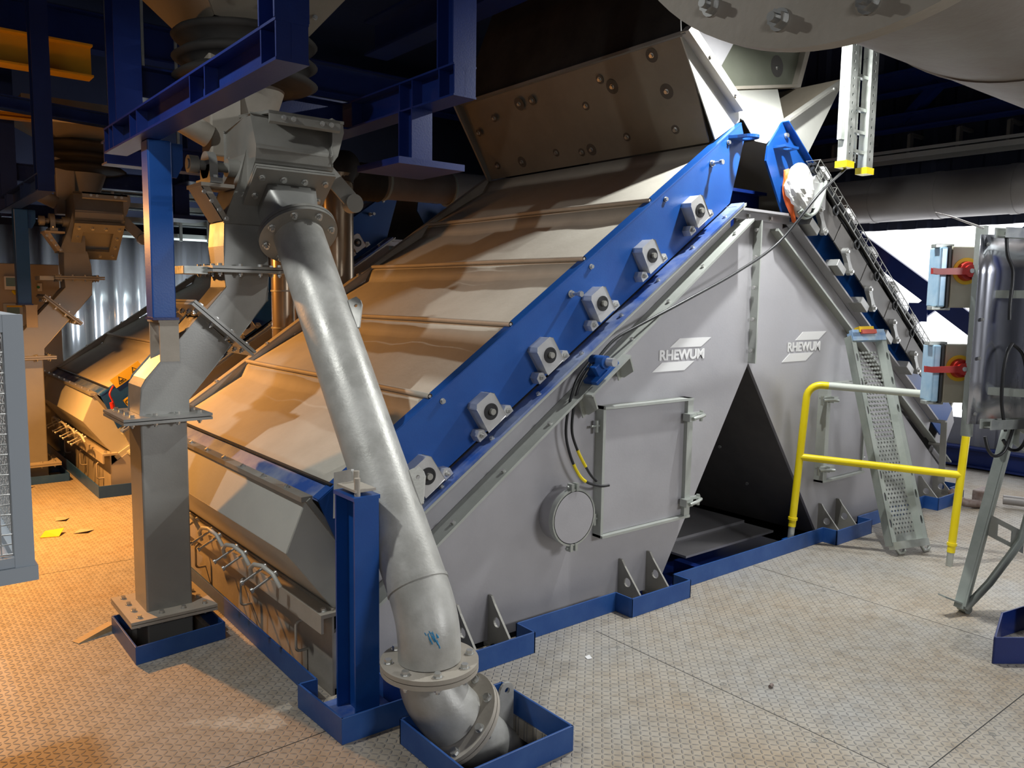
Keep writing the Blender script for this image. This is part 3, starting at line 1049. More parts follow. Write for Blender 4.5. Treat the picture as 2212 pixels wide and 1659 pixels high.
    bk2 = b.build('sensor_bracket', M['flange'], root)
    b = MB()
    b.obox(q(0.0, 0.022, -0.10), d, (0, 1, 0), w, 0.19, 0.10, 0.022)
    b.obox(q(0.0, 0.058, -0.09), d, (0, 1, 0), w, 0.10, 0.09, 0.06)
    b.cyl(q(0.02, 0.075, -0.05), q(0.02, 0.075, -0.15), 0.034, n=20)
    b.build('sensor_body', M['blue'], bk2, bevel=0.004)
    b = MB()
    b.cyl(q(0.03, 0.07, -0.15), q(0.03, 0.07, -0.20), 0.022, n=18)
    b.build('sensor_cap', M['cast'], bk2)
    return root


machine = build_machine()

# ---------------------------------------------------------------- feed hopper above the ridge (a thing of its own, not bolted to the vibrating screen)
def build_hopper():
    root = thing('feed_hopper', 'brown sheet-metal feed hopper with bolted plate above the near machine', 'hopper', (4.4, 4.2, 2.66))
    b = MB()
    lo, hi = (4.035, 2.645), (3.69, 3.19)
    b.prism([(lo[0], YF + 0.09, lo[1]), (lo[0], YB - 0.03, lo[1]), (hi[0] + 0.05, YB - 0.03, hi[1]), (hi[0], YF + 0.03, hi[1])], V(0.008, 0, 0.006))
    sp = b.build('side_plate', M['hopper'], root)
    n = V(-0.84, 0, -0.53)
    d = V(hi[0] - lo[0], 0, hi[1] - lo[1])
    for y, t in ((3.35, .18), (3.32, .55), (3.34, .9), (3.75, .2), (3.8, .82), (4.1, .14), (4.2, .13), (4.45, .18), (4.48, .8), (4.62, .8), (4.85, .15), (4.95, .72), (5.15, .16), (5.2, .6), (3.72, .72), (4.0, .6)):
        p = V(lo[0], y, lo[1]) + d * t
        bolt(sp, p, n, 0.022)
        st = MB()
        r_ = 0.03 + 0.018 * ((int(y * 100) * 7) % 5) / 4
        st.cyl(p, p + n.normalized() * 0.0012, r_, n=20)
        st.build('grease_stain', M['stain'], sp)
    b = MB()
    b.prism([(lo[0] - 0.02, YB - 0.03, lo[1]), (4.0, YB - 0.03, 3.2), (hi[0], YB - 0.03, hi[1])], V(0, 0.03, 0))
    b.bar((lo[0], YB - 0.02, lo[1]), (hi[0], YB - 0.02, hi[1]), 0.06, 0.02, (0, 1, 0))
    b.bar((hi[0], YF, hi[1]), (hi[0] + 0.04, YB, hi[1]), 0.04, 0.02)
    b.build('edge_flange', M['steel_dark'], root)
    b = MB()
    b.xz([(4.02, 2.652), (3.675, 3.17), (3.70, 3.19), (4.255, 2.85), (4.25, 2.79), (4.05, 2.67)], YF + 0.03, YF + 0.038)
    b.build('cheek_plate', M['cheek'], root)
    b = MB()
    b.prism([(3.665, YF - 0.03, 3.19), (4.20, YF - 0.03, 2.835), (4.235, YF - 0.03, 2.872), (3.71, YF - 0.03, 3.232)], (0, 0.06, 0))
    fl = b.build('cheek_flange', M['dusty'], root)
    for t in (0.35, 0.82):
        bolt(fl, V(3.68, YF - 0.03, 3.21).lerp(V(4.21, YF - 0.03, 2.855), t), (0, -1, 0), 0.02)
    # right hand half
    b = MB()
    b.xz([(5.0, 2.66), (5.43, 3.24), (4.70, 2.845), (4.66, 2.80)], YF + 0.03, YF + 0.038)
    b.build('cheek_plate', M['cheek'], root)
    b = MB()
    b.prism([(4.70, YF - 0.03, 2.845), (5.47, YF - 0.03, 3.27), (5.47, YF - 0.03, 3.285), (4.70, YF - 0.03, 2.865)], (0, 0.06, 0))
    fl = b.build('cheek_flange', M['steel_dark'], root)
    bolt(fl, (5.2, YF - 0.03, 3.13), (0, -1, 0), 0.02)
    b = MB()
    b.prism([(5.0, YF + 0.09, 2.66), (5.0, YB, 2.66), (5.42, YB, 3.24), (5.42, YF + 0.03, 3.24)], V(-0.008, 0, 0.006))
    b.build('side_plate', M['hopper'], root)
    # centre chute seen through the V
    b = MB()
    b.xz([(4.30, 3.06), (5.42, 3.27), (5.50, 3.62), (5.2, 4.3), (4.4, 4.3), (4.25, 3.3)], YF + 0.42, YF + 0.43)
    ch = b.build('chute_panel', M['olive'], root)
    bolt(ch, (5.2, YF + 0.42, 3.36), (0, -1, 0), 0.022)
    b = MB()
    b.cyl((5.2, YF + 0.42, 3.37), (5.2, YF + 0.4185, 3.37), 0.075, n=24)
    b.build('grease_stain', M['cover'], ch)
    b = MB()
    b.xz([(3.98, 3.18), (4.30, 3.06), (4.62, 3.5), (4.3, 3.72)], YF + 0.30, YF + 0.31)
    b.build('chute_side', M['steel'], root)
    b = MB()
    b.bar((4.30, YF + 0.40, 3.055), (5.42, YF + 0.40, 3.265), 0.06, 0.02, (0, 0, 1))
    b.bar((5.42, YF + 0.40, 3.265), (5.55, YF + 0.40, 3.62), 0.05, 0.05, (0, 1, 0))
    b.build('chute_flange', M['dusty'], root)
    b = MB()
    b.grid([[V(4.28, YF + 0.41, 3.05), V(5.20, YF + 0.41, 3.22)], [V(4.26, YF + 0.02, 2.80), V(4.72, YF + 0.02, 2.83)]], False)
    b.grid([[V(4.27, YF + 0.02, 2.80), V(4.72, YF + 0.02, 2.83)], [V(4.40, YF + 0.02, 2.69), V(4.52, YF + 0.02, 2.69)]], False)
    b.build('chute_apron', M['cheek'], root, solid=0.006)
    # closing body up towards the floor above
    b = MB()
    b.grid([[V(3.70, YF + 0.05, 3.19), V(3.74, YB, 3.19)], [V(4.1, YF + 0.5, 4.6), V(4.1, YB - 0.4, 4.6)]], False)
    b.grid([[V(5.42, YF + 0.6, 3.24), V(5.42, YB, 3.24)], [V(5.0, YF + 0.6, 4.6), V(5.0, YB - 0.4, 4.6)]], False)
    b.build('upper_body', M['rubberbell'], root, solid=0.01)
    # blue cross member and guide inside the gap under the chute
    return root


hopper = build_hopper()
b = MB()
b.box((4.18, 3.28, 2.14), (4.78, 3.36, 2.42))
b.box((4.18, 3.22, 2.40), (4.78, 3.40, 2.42))
tag(b.build('cross_tie', M['navy']), 'dark blue cross tie between the two blue screen plates at the ridge', 'beam')

# ---------------------------------------------------------------- rectangular offset duct with bolted flanges
DY0, DY1 = 4.0, 4.215


def sq_flange(parent, name, c, u, v, n, su, sv, hole, gap=0.004, th=0.013, nu=4, nv=4, size=0.02, material=None):
    """pair of rectangular plates bolted together; u, v in-plane axes, n normal"""
    c, u, v, n = Vector(c), Vector(u).normalized(), Vector(v).normalized(), Vector(n).normalized()
    parts = []
    for s in (1, -1):
        b = MB()
        cc = c + n * (s * (gap / 2))
        outer = [cc + u * (a * su / 2) + v * (bb * sv / 2) for a, bb in ((-1, -1), (1, -1), (1, 1), (-1, 1))]
        inner = [cc + u * (a * hole[0] / 2) + v * (bb * hole[1] / 2) for a, bb in ((-1, -1), (1, -1), (1, 1), (-1, 1))]
        b.prism(outer, n * (s * th), [inner])
        parts.append(b.build(name, material or M['duct'], parent))
    eu, ev = (su + hole[0]) / 4, (sv + hole[1]) / 4
    pts = set()
    for i in range(nu):
        t = -eu + 2 * eu * i / (nu - 1)
        pts |= {(round(t, 4), round(ev, 4)), (round(t, 4), round(-ev, 4))}
    for i in range(nv):
        t = -ev + 2 * ev * i / (nv - 1)
        pts |= {(round(eu, 4), round(t, 4)), (round(-eu, 4), round(t, 4))}
    for a, bb in sorted(pts):
        bolt(parts[0], c + u * a + v * bb + n * (gap / 2 + th), n, size)
        bolt(parts[1], c + u * a + v * bb - n * (gap / 2 + th), -n, size, 'nut')
    return parts


def build_duct():
    root = thing('rectangular_duct', 'grey rectangular offset duct with bolted flanges, left of the near machine', 'duct', (1.09, 4.1, 0.0))
    ym = (DY0 + DY1) / 2
    b = MB()
    b.box((0.985, DY0, 0.15), (1.20, DY1, 1.09))
    b.build('column_section', M['duct'], root, bevel=0.008)
    b = MB()
    b.box((0.985, DY0, -0.45), (1.20, DY1, 0.13))
    b.build('floor_section', M['duct'], root, bevel=0.008)
    sq_flange(root, 'base_flange', (1.092, ym, 0.145), (1, 0, 0), (0, 1, 0), (0, 0, 1), 0.40, 0.40, (0.21, 0.21), material=M['dusty'])
    sq_flange(root, 'column_flange', (1.092, ym, 1.105), (1, 0, 0), (0, 1, 0), (0, 0, 1), 0.40, 0.40, (0.21, 0.21), material=M['duct'])
    b = MB()
    b.xz([(0.988, 1.115), (1.205, 1.115), (1.206, 1.185), (1.425, 1.440), (1.272, 1.582), (1.012, 1.292), (0.992, 1.255)], DY0, DY1)
    b.build('offset_section', M['duct'], root, bevel=0.006)
    d = V(0.66, 0, 0.75).normalized()
    u = V(d.z, 0, -d.x)
    c = V(1.362, ym, 1.527)
    sq_flange(root, 'offset_flange', c, u, (0, 1, 0), d, 0.385, 0.40, (0.20, 0.21))
    b = MB()
    b.xz([(1.285, 1.595), (1.440, 1.458), (1.614, 1.665), (1.618, 1.80), (1.402, 1.80), (1.400, 1.728)], DY0, DY1)
    b.build('offset_section', M['duct'], root, bevel=0.006)
    sq_flange(root, 'top_flange', (1.51, ym, 1.815), (1, 0, 0), (0, 1, 0), (0, 0, 1), 0.40, 0.40, (0.20, 0.21))
    b = MB()
    b.box((1.20, DY0 - 0.02, 1.79), (1.31, DY1 + 0.02, 1.826))
    b.build('flange_tongue', M['lid'] if False else M['galv'], root)
    b = MB()
    b.xz([(1.402, 1.83), (1.618, 1.83), (1.618, 1.93), (1.585, 2.05), (1.40, 2.05), (1.395, 1.93)], DY0, DY1)
    b.build('upper_section', M['duct'], root, bevel=0.006)
    # bent seat that carries the blue drop post
    b = MB()
    b.box((1.085, DY0 - 0.004, 1.37), (1.172, DY0 + 0.008, 1.562))
    b.box((1.085, DY1 - 0.05, 1.37), (1.172, DY1 - 0.04, 1.562))
    b.box((1.08, DY0 - 0.006, 1.556), (1.176, DY1 - 0.03, 1.570))
    b.build('post_seat', M['dusty'], root)
    return root


duct = build_duct()


# ---------------------------------------------------------------- two-way diverter valve
PA = V(0.0, -0.635, -0.772)         # direction of the round outlet


def build_diverter():
    root = thing('diverter_valve', 'dusty steel two-way diverter valve at the top of the slanted round pipe', 'valve', (1.7, 4.05, 2.05))
    pu = V(0, 0.772, -0.635)         # down the outlet plate
    c = V(1.695, 3.955, 2.205)
    # body: housing with hood
    b = MB()
    b.yz([(3.845, 2.335), (4.07, 2.11), (4.215, 2.06), (4.27, 2.2), (4.27, 2.52), (4.0, 2.56), (3.90, 2.56), (3.83, 2.40)], 1.515, 1.90)
    b.build('valve_body', M['steel_dark'], root, bevel=0.012)
    b = MB()                                                        # hood lip
    b.yz([(3.80, 2.555), (4.20, 2.595), (4.20, 2.61), (3.80, 2.57)], 1.56, 1.95)
    b.yz([(3.80, 2.57), (3.80, 2.52), (3.812, 2.51), (3.812, 2.57)], 1.56, 1.93)
    b.xz([(1.90, 2.36), (1.93, 2.40), (1.965, 2.52), (1.96, 2.56), (1.90, 2.585)], 3.83, 4.15)
    hl = b.build('hood_lip', M['steel_dark'], root)
    for x in (1.63, 1.68, 1.83, 1.88):
        bolt(hl, (x, 3.798, 2.543), (0, -1, 0), 0.018)
    b = MB()                                                        # side leg to the rectangular duct
    b.xz([(1.40, 2.045), (1.60, 2.045), (1.60, 2.40), (1.52, 2.40), (1.47, 2.25)], 3.985, 4.225)
    b.build('side_leg', M['steel_dark'], root, bevel=0.006)
    sq_flange(root, 'outlet_flange', c + PA * 0.022 + pu * 0.055, (1, 0, 0), pu, PA, 0.41, 0.47, (0.25, 0.25), size=0.024, material=M['steel_dark'])
    # square to round transition
    cen = c + PA * 0.04 + pu * 0.04
    end = V(1.695, 3.80, 1.995) - PA * 0.016
    n = 32
    rows = []
    for k in range(6):
        t = k / 5
        row = []
        for i in range(n + 1):
            a = 2 * math.pi * i / n
            ca, sa = math.cos(a), math.sin(a)
            m = max(abs(ca) / 0.125, abs(sa) / 0.13)
            sq = V(ca / m, sa / m, 0)
            rd = V(ca * 0.122, sa * 0.122, 0)
            q = sq.lerp(rd, t)
            row.append(cen.lerp(end, t) + V(1, 0, 0) * q.x + pu * q.y)
        rows.append(row)
    b = MB()
    b.grid(rows, smooth=True)
    b.build('transition_piece', M['duct'], root, solid=0.005)
    # shaft with pillow block, lever on the far side
    b = MB()
    b.cyl((1.25, 4.06, 2.315), (1.53, 4.06, 2.315), 0.024, n=20)
    b.cyl((1.255, 4.06, 2.315), (1.30, 4.06, 2.315), 0.042, n=24)
    b.cyl((1.44, 4.06, 2.315), (1.50, 4.06, 2.315), 0.045, n=24)
    b.build('flap_shaft', M['steel_dark'], root)
    b = MB()
    b.cyl((1.335, 4.06, 2.315), (1.375, 4.06, 2.315), 0.068, n=28)
    b.box((1.335, 3.99, 2.235), (1.375, 4.13, 2.315))
    b.box((1.325, 3.955, 2.225), (1.385, 4.165, 2.25))
    pb = b.build('pillow_block', M['duct'], root)
    for y in (3.975, 4.145):
        bolt(pb, (1.355, y, 2.25), (0, 0, 1), 0.02)
    b = MB()
    b.box((1.28, 3.95, 2.205), (1.44, 4.17, 2.222))
    b.prism([(1.285, 3.975, 2.21), (1.325, 3.975, 2.21), (1.42, 3.975, 2.05), (1.385, 3.975, 2.05)], (0, 0.012, 0))
    b.prism([(1.285, 4.15, 2.21), (1.325, 4.15, 2.21), (1.42, 4.15, 2.05), (1.385, 4.15, 2.05)], (0, 0.012, 0))
    b.prism([(1.283, 3.975, 2.21), (1.29, 3.975, 2.21), (1.39, 3.975, 2.05), (1.383, 3.975, 2.05)], (0, 0.185, 0))
    sbk = b.build('shaft_bracket', M['dusty'], root)
    for k in range(4):
        bolt(sbk, V(1.30, 3.973, 2.18).lerp(V(1.405, 3.973, 2.06), k / 3), (0, -1, 0), 0.016)
    b = MB()
    b.bar((1.93, 4.0, 2.36), (2.10, 4.0, 2.20), 0.09, 0.012, (0, 1, 0))
    b.cyl((2.10, 3.97, 2.19), (2.10, 4.03, 2.19), 0.05, n=20)
    b.build('lever_arm', M['steel_dark'], root)
    b = MB()
    b.box((1.44, 4.27, 2.40), (1.60, 4.42, 2.95))
    b.build('inlet_pipe', M['dusty'], root, bevel=0.01)
    b = MB()
    b.cyl((1.31, 4.3, 2.56), (1.44, 4.3, 2.50), 0.06, n=20)
    b.build('inlet_spigot', M['dusty'], root)
    return root


diverter = build_diverter()


# ---------------------------------------------------------------- slanted round pipe down to the floor box
def ring_flange(parent, name, c, n, ro, ri, th=0.017, nb=8, gap=0.004, size=0.026, phase=0.2, material=None):
    c, n = Vector(c), Vector(n).normalized()
    s, u, d = frame(n)
    out = []
    for k in (1, -1):
        b = MB()
        b.ring(c + n * (k * (gap / 2 + th / 2)), n, ro, ri, th, 48)
        out.append(b.build(name, material or M['pipe'], parent))
    for i in range(nb):
        a = 2 * math.pi * i / nb + phase
        p = c + (s * math.cos(a) + u * math.sin(a)) * (ro * 0.84)
        bolt(out[0], p + n * (gap / 2 + th), n, size, 'nut')
        bolt(out[1], p - n * (gap / 2 + th), -n, size)
    return out


pipe = thing('slanted_pipe', 'thick pale grey round pipe slanting down across the near machine to a floor box', 'pipe', (1.64, 2.5, 0.0))
RP = 0.122
TOP = V(1.695, 3.80, 1.995)
BEND = V(1.645, 2.60, 0.545)
LOW = V(1.632, 2.505, 0.285)
axis = (BEND - TOP).normalized()
ring_flange(pipe, 'top_flange', TOP, axis, 0.193, 0.115, nb=8, phase=0.35, material=M['steel_dark'])
b = MB()
b.cyl(TOP + axis * 0.015, BEND + axis * -0.02, RP, n=48, caps=False)
b.build('straight_tube', M['pipe'], pipe)
b = MB()
b.ring(BEND + axis * -0.02, axis, RP + 0.004, RP - 0.004, 0.014, 48)
b.build('weld_seam', M['pipe'], pipe)
# shallow bend to vertical
b = MB()
down = V(0, 0, -1)
p0, p3 = BEND + axis * -0.02, LOW + V(0, 0, 0.02)
path = []
L = (p3 - p0).length
for k in range(13):
    t = k / 12
    a, bb = p0 + axis * L * 0.42, p3 + V(0, 0, L * 0.42)
    path.append(p0 * (1 - t) ** 3 + a * 3 * t * (1 - t) ** 2 + bb * 3 * t * t * (1 - t) + p3 * t ** 3)
b.tube(path, RP, 48, caps=False)
bend = b.build('pipe_bend', M['pipe'], pipe)
b = MB()                                                            # scuffed chalk marks on the bend
for i in range(16):
    a = math.radians(-128 + 2.6 * (i % 8) + random.uniform(-1, 1))
    z0 = 0.50 - 0.035 * (i // 8) - random.uniform(0, 0.05)
    ln = random.uniform(0.015, 0.05)
    pts = []
    for s in (0, .5, 1):
        q = min(path, key=lambda p: abs(p.z - (z0 - ln * s)))
        pts.append(V(q.x + math.cos(a + 0.10 * s) * (RP + 0.004), q.y + math.sin(a + 0.10 * s) * (RP + 0.006), z0 - ln * s))
    b.tube(pts, 0.0024, 5)
b.build('chalk_mark', M['mark'], bend)
ring_flange(pipe, 'middle_flange', LOW, (0, 0, -1), 0.190, 0.112, nb=8, phase=0.4, material=M['dusty'])
# second elbow turning towards +x, into the floor opening
n2 = V(0.66, -0.03, -0.75).normalized()
E0 = LOW + V(0, 0, -0.02)
E1 = V(1.70, 2.435, 0.075)
path = []
L = (E1 - E0).length
for k in range(13):
    t = k / 12
    a, bb = E0 + down * L * 0.45, E1 - n2 * L * 0.45
    path.append(E0 * (1 - t) ** 3 + a * 3 * t * (1 - t) ** 2 + bb * 3 * t * t * (1 - t) + E1 * t ** 3)
b = MB()
b.tube(path, RP, 48, caps=False)
b.build('lower_elbow', M['pipe'], pipe)
ring_flange(pipe, 'lower_flange', E1 + n2 * 0.015, n2, 0.190, 0.112, nb=8, phase=0.15, material=M['dusty'])
b = MB()
b.cyl(E1 + n2 * 0.03, E1 + n2 * 0.5, RP * 0.99, n=48, caps=False)
b.build('floor_tube', M['pipe'], pipe)
side = axis.cross(V(1, 0, 0)).normalized()
for c, sx in ((V(1.69, 3.44, 1.56), 1), (V(1.66, 2.86, 0.86), 1)):
    f = (c - TOP).dot(axis)
    c0 = TOP + axis * f
    o = (V(0.55, -0.80, 0) - axis * V(0.55, -0.80, 0).dot(axis)).normalized()
    b = MB()
    w = axis
    s = o.cross(w).normalized()
    base = c0 + o * (RP - 0.01)
    P = lambda a, h: base + w * a + o * h
    hole = [P(-0.028 + 0.009 * math.cos(t), 0.038 + 0.009 * math.sin(t)) for t in [2 * math.pi * i / 12 for i in range(12)]]
    b.prism([P(-0.075, 0), P(-0.072, 0.055), P(-0.045, 0.068), P(-0.02, 0.068), P(0.085, 0.02), P(0.085, 0)], s * 0.012, [hole])
    b.build('lifting_lug', M['pipe'], pipe)
b = MB()
b.bar((1.50, 2.95, 0.98), (1.47, 2.90, 0.80), 0.16, 0.012, (1, 0, 0))
b.build('support_plate', M['pipe'], pipe)
b = MB()
b.xz([(1.86, -0.1), (1.97, -0.1), (1.97, 0.11)] + [(1.935 + 0.035 * math.cos(math.radians(q)), 0.12 + 0.035 * math.sin(math.radians(q))) for q in range(0, 181, 20)] + [(1.86, 0.03)], 2.40, 2.412, [circle2(1.937, 0.122, 0.013, 12)])
b.build('anchor_lug', M['pipe'], pipe)

# ---------------------------------------------------------------- hanging steel frame
def build_frame():
    root = thing('overhead_gantry', 'blue welded hanging gantry of beams and drop posts above the slanted pipe', 'gantry', (1.05, 3.5, 2.4))
    zb = 2.40
    x = 1.062
    b = MB()
    b.hsec((x, 2.40, zb + 0.062), (x, 4.60, zb + 0.062), 0.108, 0.124, 0.009, 0.007, (0, 0, 1))
    bm = b.build('long_beam', M['navy'], root)
    for y in (2.405, 2.52, 3.05, 3.22, 3.98, 4.10, 4.42, 4.50, 4.595):
        b = MB()
        b.box((x - 0.052, y - 0.004, zb + 0.009), (x + 0.052, y + 0.004, zb + 0.115))
        b.build('stiffener', M['navy'], bm)
    b = MB()
    b.hsec((x, 2.465, zb + 0.124), (x, 2.465, 5.2), 0.112, 0.13, 0.010, 0.007, (0, 1, 0))
    b.build('hanger_post', M['navy'], root)
    b = MB()
    b.hsec((x + 0.03, 4.50, zb + 0.124), (x + 0.03, 4.50, 5.2), 0.125, 0.16, 0.010, 0.007, (0, 1, 0))
    b.build('hanger_post', M['navy'], root)
    b = MB()
    b.box((1.058, 4.0, 1.575), (1.165, 4.11, zb))
    b.build('drop_post', M['blue'], root, bevel=0.006)
    b = MB()
    b.xz([(1.165, zb), (1.23, zb), (1.23, zb - 0.10), (1.20, zb - 0.16), (1.165, zb - 0.16)], 4.05, 4.06)
    b.build('gusset_plate', M['blue'], root)
    b = MB()
    b.box((1.055, 3.985, 1.568), (1.172, 4.125, 1.58))
    b.build('foot_plate', M['navy'], root)
    # cross beam behind the diverter and the right-hand long beam
    zc = 2.70
    b = MB()
    b.hsec((x + 0.02, 4.62, zc + 0.08), (2.36, 4.62, zc + 0.08), 0.14, 0.16, 0.010, 0.008, (0, 0, 1))
    b.build('cross_beam', M['navy'], root)
    x2 = 2.43
    b = MB()
    b.hsec((x2, 3.42, zc + 0.08), (x2, 4.9, zc + 0.08), 0.14, 0.16, 0.010, 0.008, (0, 0, 1))
    b2 = b.build('long_beam', M['navy'], root)
    for y in (3.425, 3.56, 3.82, 3.95, 4.5):
        b = MB()
        b.box((x2 - 0.066, y - 0.005, zc + 0.01), (x2 + 0.066, y + 0.005, zc + 0.15))
        b.build('stiffener', M['navy'], b2)
    b = MB()
    b.hsec((x2, 3.50, zc + 0.16), (x2, 3.50, 5.2), 0.14, 0.15, 0.010, 0.008, (0, 1, 0))
    b.build('hanger_post', M['navy'], root)
    b = MB()
    b.hsec((x2 - 0.02, 3.86, 2.42), (x2 - 0.02, 3.86, zc), 0.13, 0.14, 0.010, 0.008, (0, 1, 0))
    b.build('drop_post', M['navy'], root)
    b = MB()
    b.box((x2 - 0.22, 3.70, 2.385), (x2 + 0.20, 4.15, 2.42))
    b.build('foot_plate', M['navy'], root)
    b = MB()
    b.hsec((x + 0.02, 4.95, 2.46), (1.7, 4.95, 2.46), 0.12, 0.13, 0.010, 0.008, (0, 0, 1))
    b.build('cross_beam', M['navy'], root)
    return root


frame1 = build_frame()


# funnel and bellows over the diverter
def build_funnel(y0, lab, prof):
    root = thing('overhead_funnel', lab, 'hopper', (1.7, y0, 2.8))
    b = MB()
    rows = []
    c = V(1.70, y0 + 0.25, 0)
    for hw, z in prof:
        rows.append([V(c.x + sx * hw, c.y + sy * hw, z) for sx, sy in ((-1, -1), (1, -1), (1, 1), (-1, 1), (-1, -1))])
    b.grid(rows, smooth=False)
    fb = b.build('funnel_body', M['hopper'], root, solid=0.01)
    for x in (1.45, 1.70, 1.95):
        bolt(fb, (x, c.y - 0.33, 3.155), (0, -1, 0), 0.02)
    b = MB()
    zz = [3.08, 3.07, 3.05, 3.03, 3.0, 2.97, 2.94, 2.92, 2.90, 2.87, 2.84, 2.82, 2.80]
    rr = [0.25, 0.36, 0.38, 0.36, 0.28, 0.34, 0.38, 0.34, 0.28, 0.34, 0.38, 0.34, 0.25]
    b.tube([(c.x, c.y, z) for z in zz], 0.3, 36, radii=rr)
    b.build('bellows', M['rubberbell'], root)
    b = MB()
    b.cyl((c.x, c.y, 2.80), (c.x, c.y, 2.62), 0.2, 0.14, n=30)
    b.build('outlet_cone', M['dusty'], root)
    return root


funnel = build_funnel(4.2, 'dim brown funnel with dark round bellows above the near diverter valve', ((0.66, 4.4), (0.42, 3.30), (0.25, 3.08)))
build_funnel(8.4, 'orange-lit funnel with stacked bellows above the rear diverter', ((0.55, 3.36), (0.55, 3.30), (0.25, 3.08)))

# ---------------------------------------------------------------- blue toe kerbs round the floor openings
def kerb(name, label, pts, h=0.105, th=0.009, closed=False, material=None, breaks=()):
    root = thing(name, label, 'kerb', (pts[0][0], pts[0][1], 0))
    n = len(pts)
    for i in range(n if closed else n - 1):
        a, b_ = V(*pts[i], 0), V(*pts[(i + 1) % n], 0)
        d = (b_ - a).normalized()
        m = MB()
        m.bar(a - d * th * 0.5 + V(0, 0, h / 2 + 0.0005), b_ + d * th * 0.5 + V(0, 0, h / 2 + 0.0005), th, h, (0, 0, 1))
        m.build('kerb_plate', material or M['kerb'], root, bevel=0.0015)
    return root


FRONT = [(1.415, 5.50), (1.385, 2.985), (1.262, 2.99), (1.262, 2.855), (1.325, 2.635), (1.62, 2.625), (1.62, 2.93), (2.0, 2.93), (2.0, 2.80),
         (2.42, 2.80), (2.42, 2.93), (3.115, 2.93), (3.115, 2.81), (3.60, 2.81), (3.60, 2.93), (5.225, 2.93), (5.225, 2.825),
         (5.71, 2.825), (5.71, 2.93), (6.80, 2.93), (6.80, 2.82), (7.28, 2.82), (7.28, 2.93), (7.50, 2.93), (7.50, 5.50)]
FRONT[2:4] = [(1.31, 2.99)]
kerb_near = kerb('toe_kerb', 'stepped blue toe kerb round the foot of the near machine', FRONT)
kerb('toe_kerb', 'square blue toe kerb around the foot of the near grey duct', [(0.885, 3.80), (1.30, 3.845), (1.30, 4.25), (0.885, 4.25)], closed=True, h=0.085)
kerb('toe_kerb', 'blue toe kerb box where the slanted round pipe enters the floor', [(1.505, 2.075), (1.99, 2.075), (1.99, 2.505), (1.505, 2.505)], closed=True, h=0.10)
kerb('toe_kerb', 'dark blue toe kerb around the post at the right edge', [(4.09, 1.395), (4.45, 1.495), (4.9, 1.42), (4.6, 1.0)], closed=True, h=0.13, material=M['navy'])
kerb('toe_kerb', 'rusty-lit toe kerb around the rear grey duct in the orange light', [(0.93, 8.0), (1.36, 8.0), (1.36, 8.45), (0.93, 8.45)], closed=True, h=0.07)
kerb('toe_kerb', 'toe kerb round the foot of the rear machine in the orange light', [(1.43, 9.7), (1.43, 7.16), (2.2, 7.12), (7.45, 7.12)], h=0.10)

# column at the right edge of the picture
b = MB()
b.hsec((4.63, 1.32, 0.0), (4.63, 1.32, 2.3), 0.16, 0.16, 0.012, 0.01, (1, 0, 0))
tag(b.build('kerbed_post', M['navy']), 'dark blue steel post standing in a kerb at the right edge', 'post')

# support post below the pipe
t = thing('support_post', 'bright blue steel support post under the slanted pipe', 'post', (1.47, 2.78, 0))
b = MB()
b.hsec((1.468, 2.78, 0.03), (1.468, 2.78, 0.915), 0.105, 0.165, 0.010, 0.008, (0, 1, 0))
b.build('post_shaft', M['blue'], t)
b = MB()
b.box((1.412, 2.694, 0.915), (1.525, 2.868, 0.93))
b.build('cap_plate', M['blue'], t)
b = MB()
b.box((1.345, 2.655, 0.0), (1.60, 2.92, 0.03))
b.build('base_plate', M['blue_dusty'], t)
b = MB()
b.cyl((1.44, 2.72, 0.93), (1.44, 2.72, 1.0), 0.012, n=10)
b.cyl((1.50, 2.84, 0.93), (1.50, 2.84, 1.0), 0.012, n=10)
b.box((1.425, 2.71, 0.945), (1.515, 2.86, 0.955))
b.build('adjusting_bolt', M['dusty'], t)

# ---------------------------------------------------------------- yellow handrail
t = thing('handrail', 'yellow tubular handrail section standing in front of the machine gable', 'handrail', (5.3, 2.6, 0))
A0, B0 = V(4.87, 2.965, 0.075), V(5.418, 2.15, 0)
tilt = V(0.06, 0.0, 0)
zt = 1.10
A1, B1 = A0 + tilt * 1.1 + V(0, -0.03, zt - 0.03), B0 + tilt * 1.1 + V(0, -0.03, zt)
r = 0.0245
dh = (B1 - A1).normalized()
b = MB()
up = (A1 - A0).normalized()
b.tube([A0 + up * 0.09, A0 + up * 0.5, A1 - up * 0.09] + [A1 - up * 0.09 * (1 - math.sin(k * math.pi / 16)) + dh * 0.09 * (1 - math.cos(k * math.pi / 16)) for k in range(1, 9)] + [A1 + dh * 0.13], r, 20)
b.build('left_stanchion', M['yellow'], t)
b = MB()
b.tube([A1 + dh * 0.13, B1 - dh * 0.10], r * 1.01, 20)
b.build('top_rail', M['galv_dull'] if False else mat('pale_rail', (0.50, 0.53, 0.48), 0.5), t)
b = MB()
b.tube([B1 - dh * 0.10, B1 - dh * 0.04 - up * 0.01, B1 - up * 0.06, B0 + up * 0.09], r, 20)
b.build('right_stanchion', M['yellow'], t)
b = MB()
b.tube([A0.lerp(A1, 0.535), B0.lerp(B1, 0.545)], r, 20)
b.build('middle_rail', M['yellow'], t)
b = MB()
b.box((4.82, 2.938, 0.0), (4.92, 3.0, 0.078))
b.build('socket_plate', M['blue'], t)
for P0 in (A0, B0):
    b = MB()
    b.cyl(P0, P0 + up * 0.10, r * 0.86, n=18)
    b.build('spigot', M['galv'], t)
    b = MB()
    b.ring(P0 + up * 0.145, up, r + 0.006, r - 0.002, 0.018, 24)
    b.build('collar', M['yellow'], t)

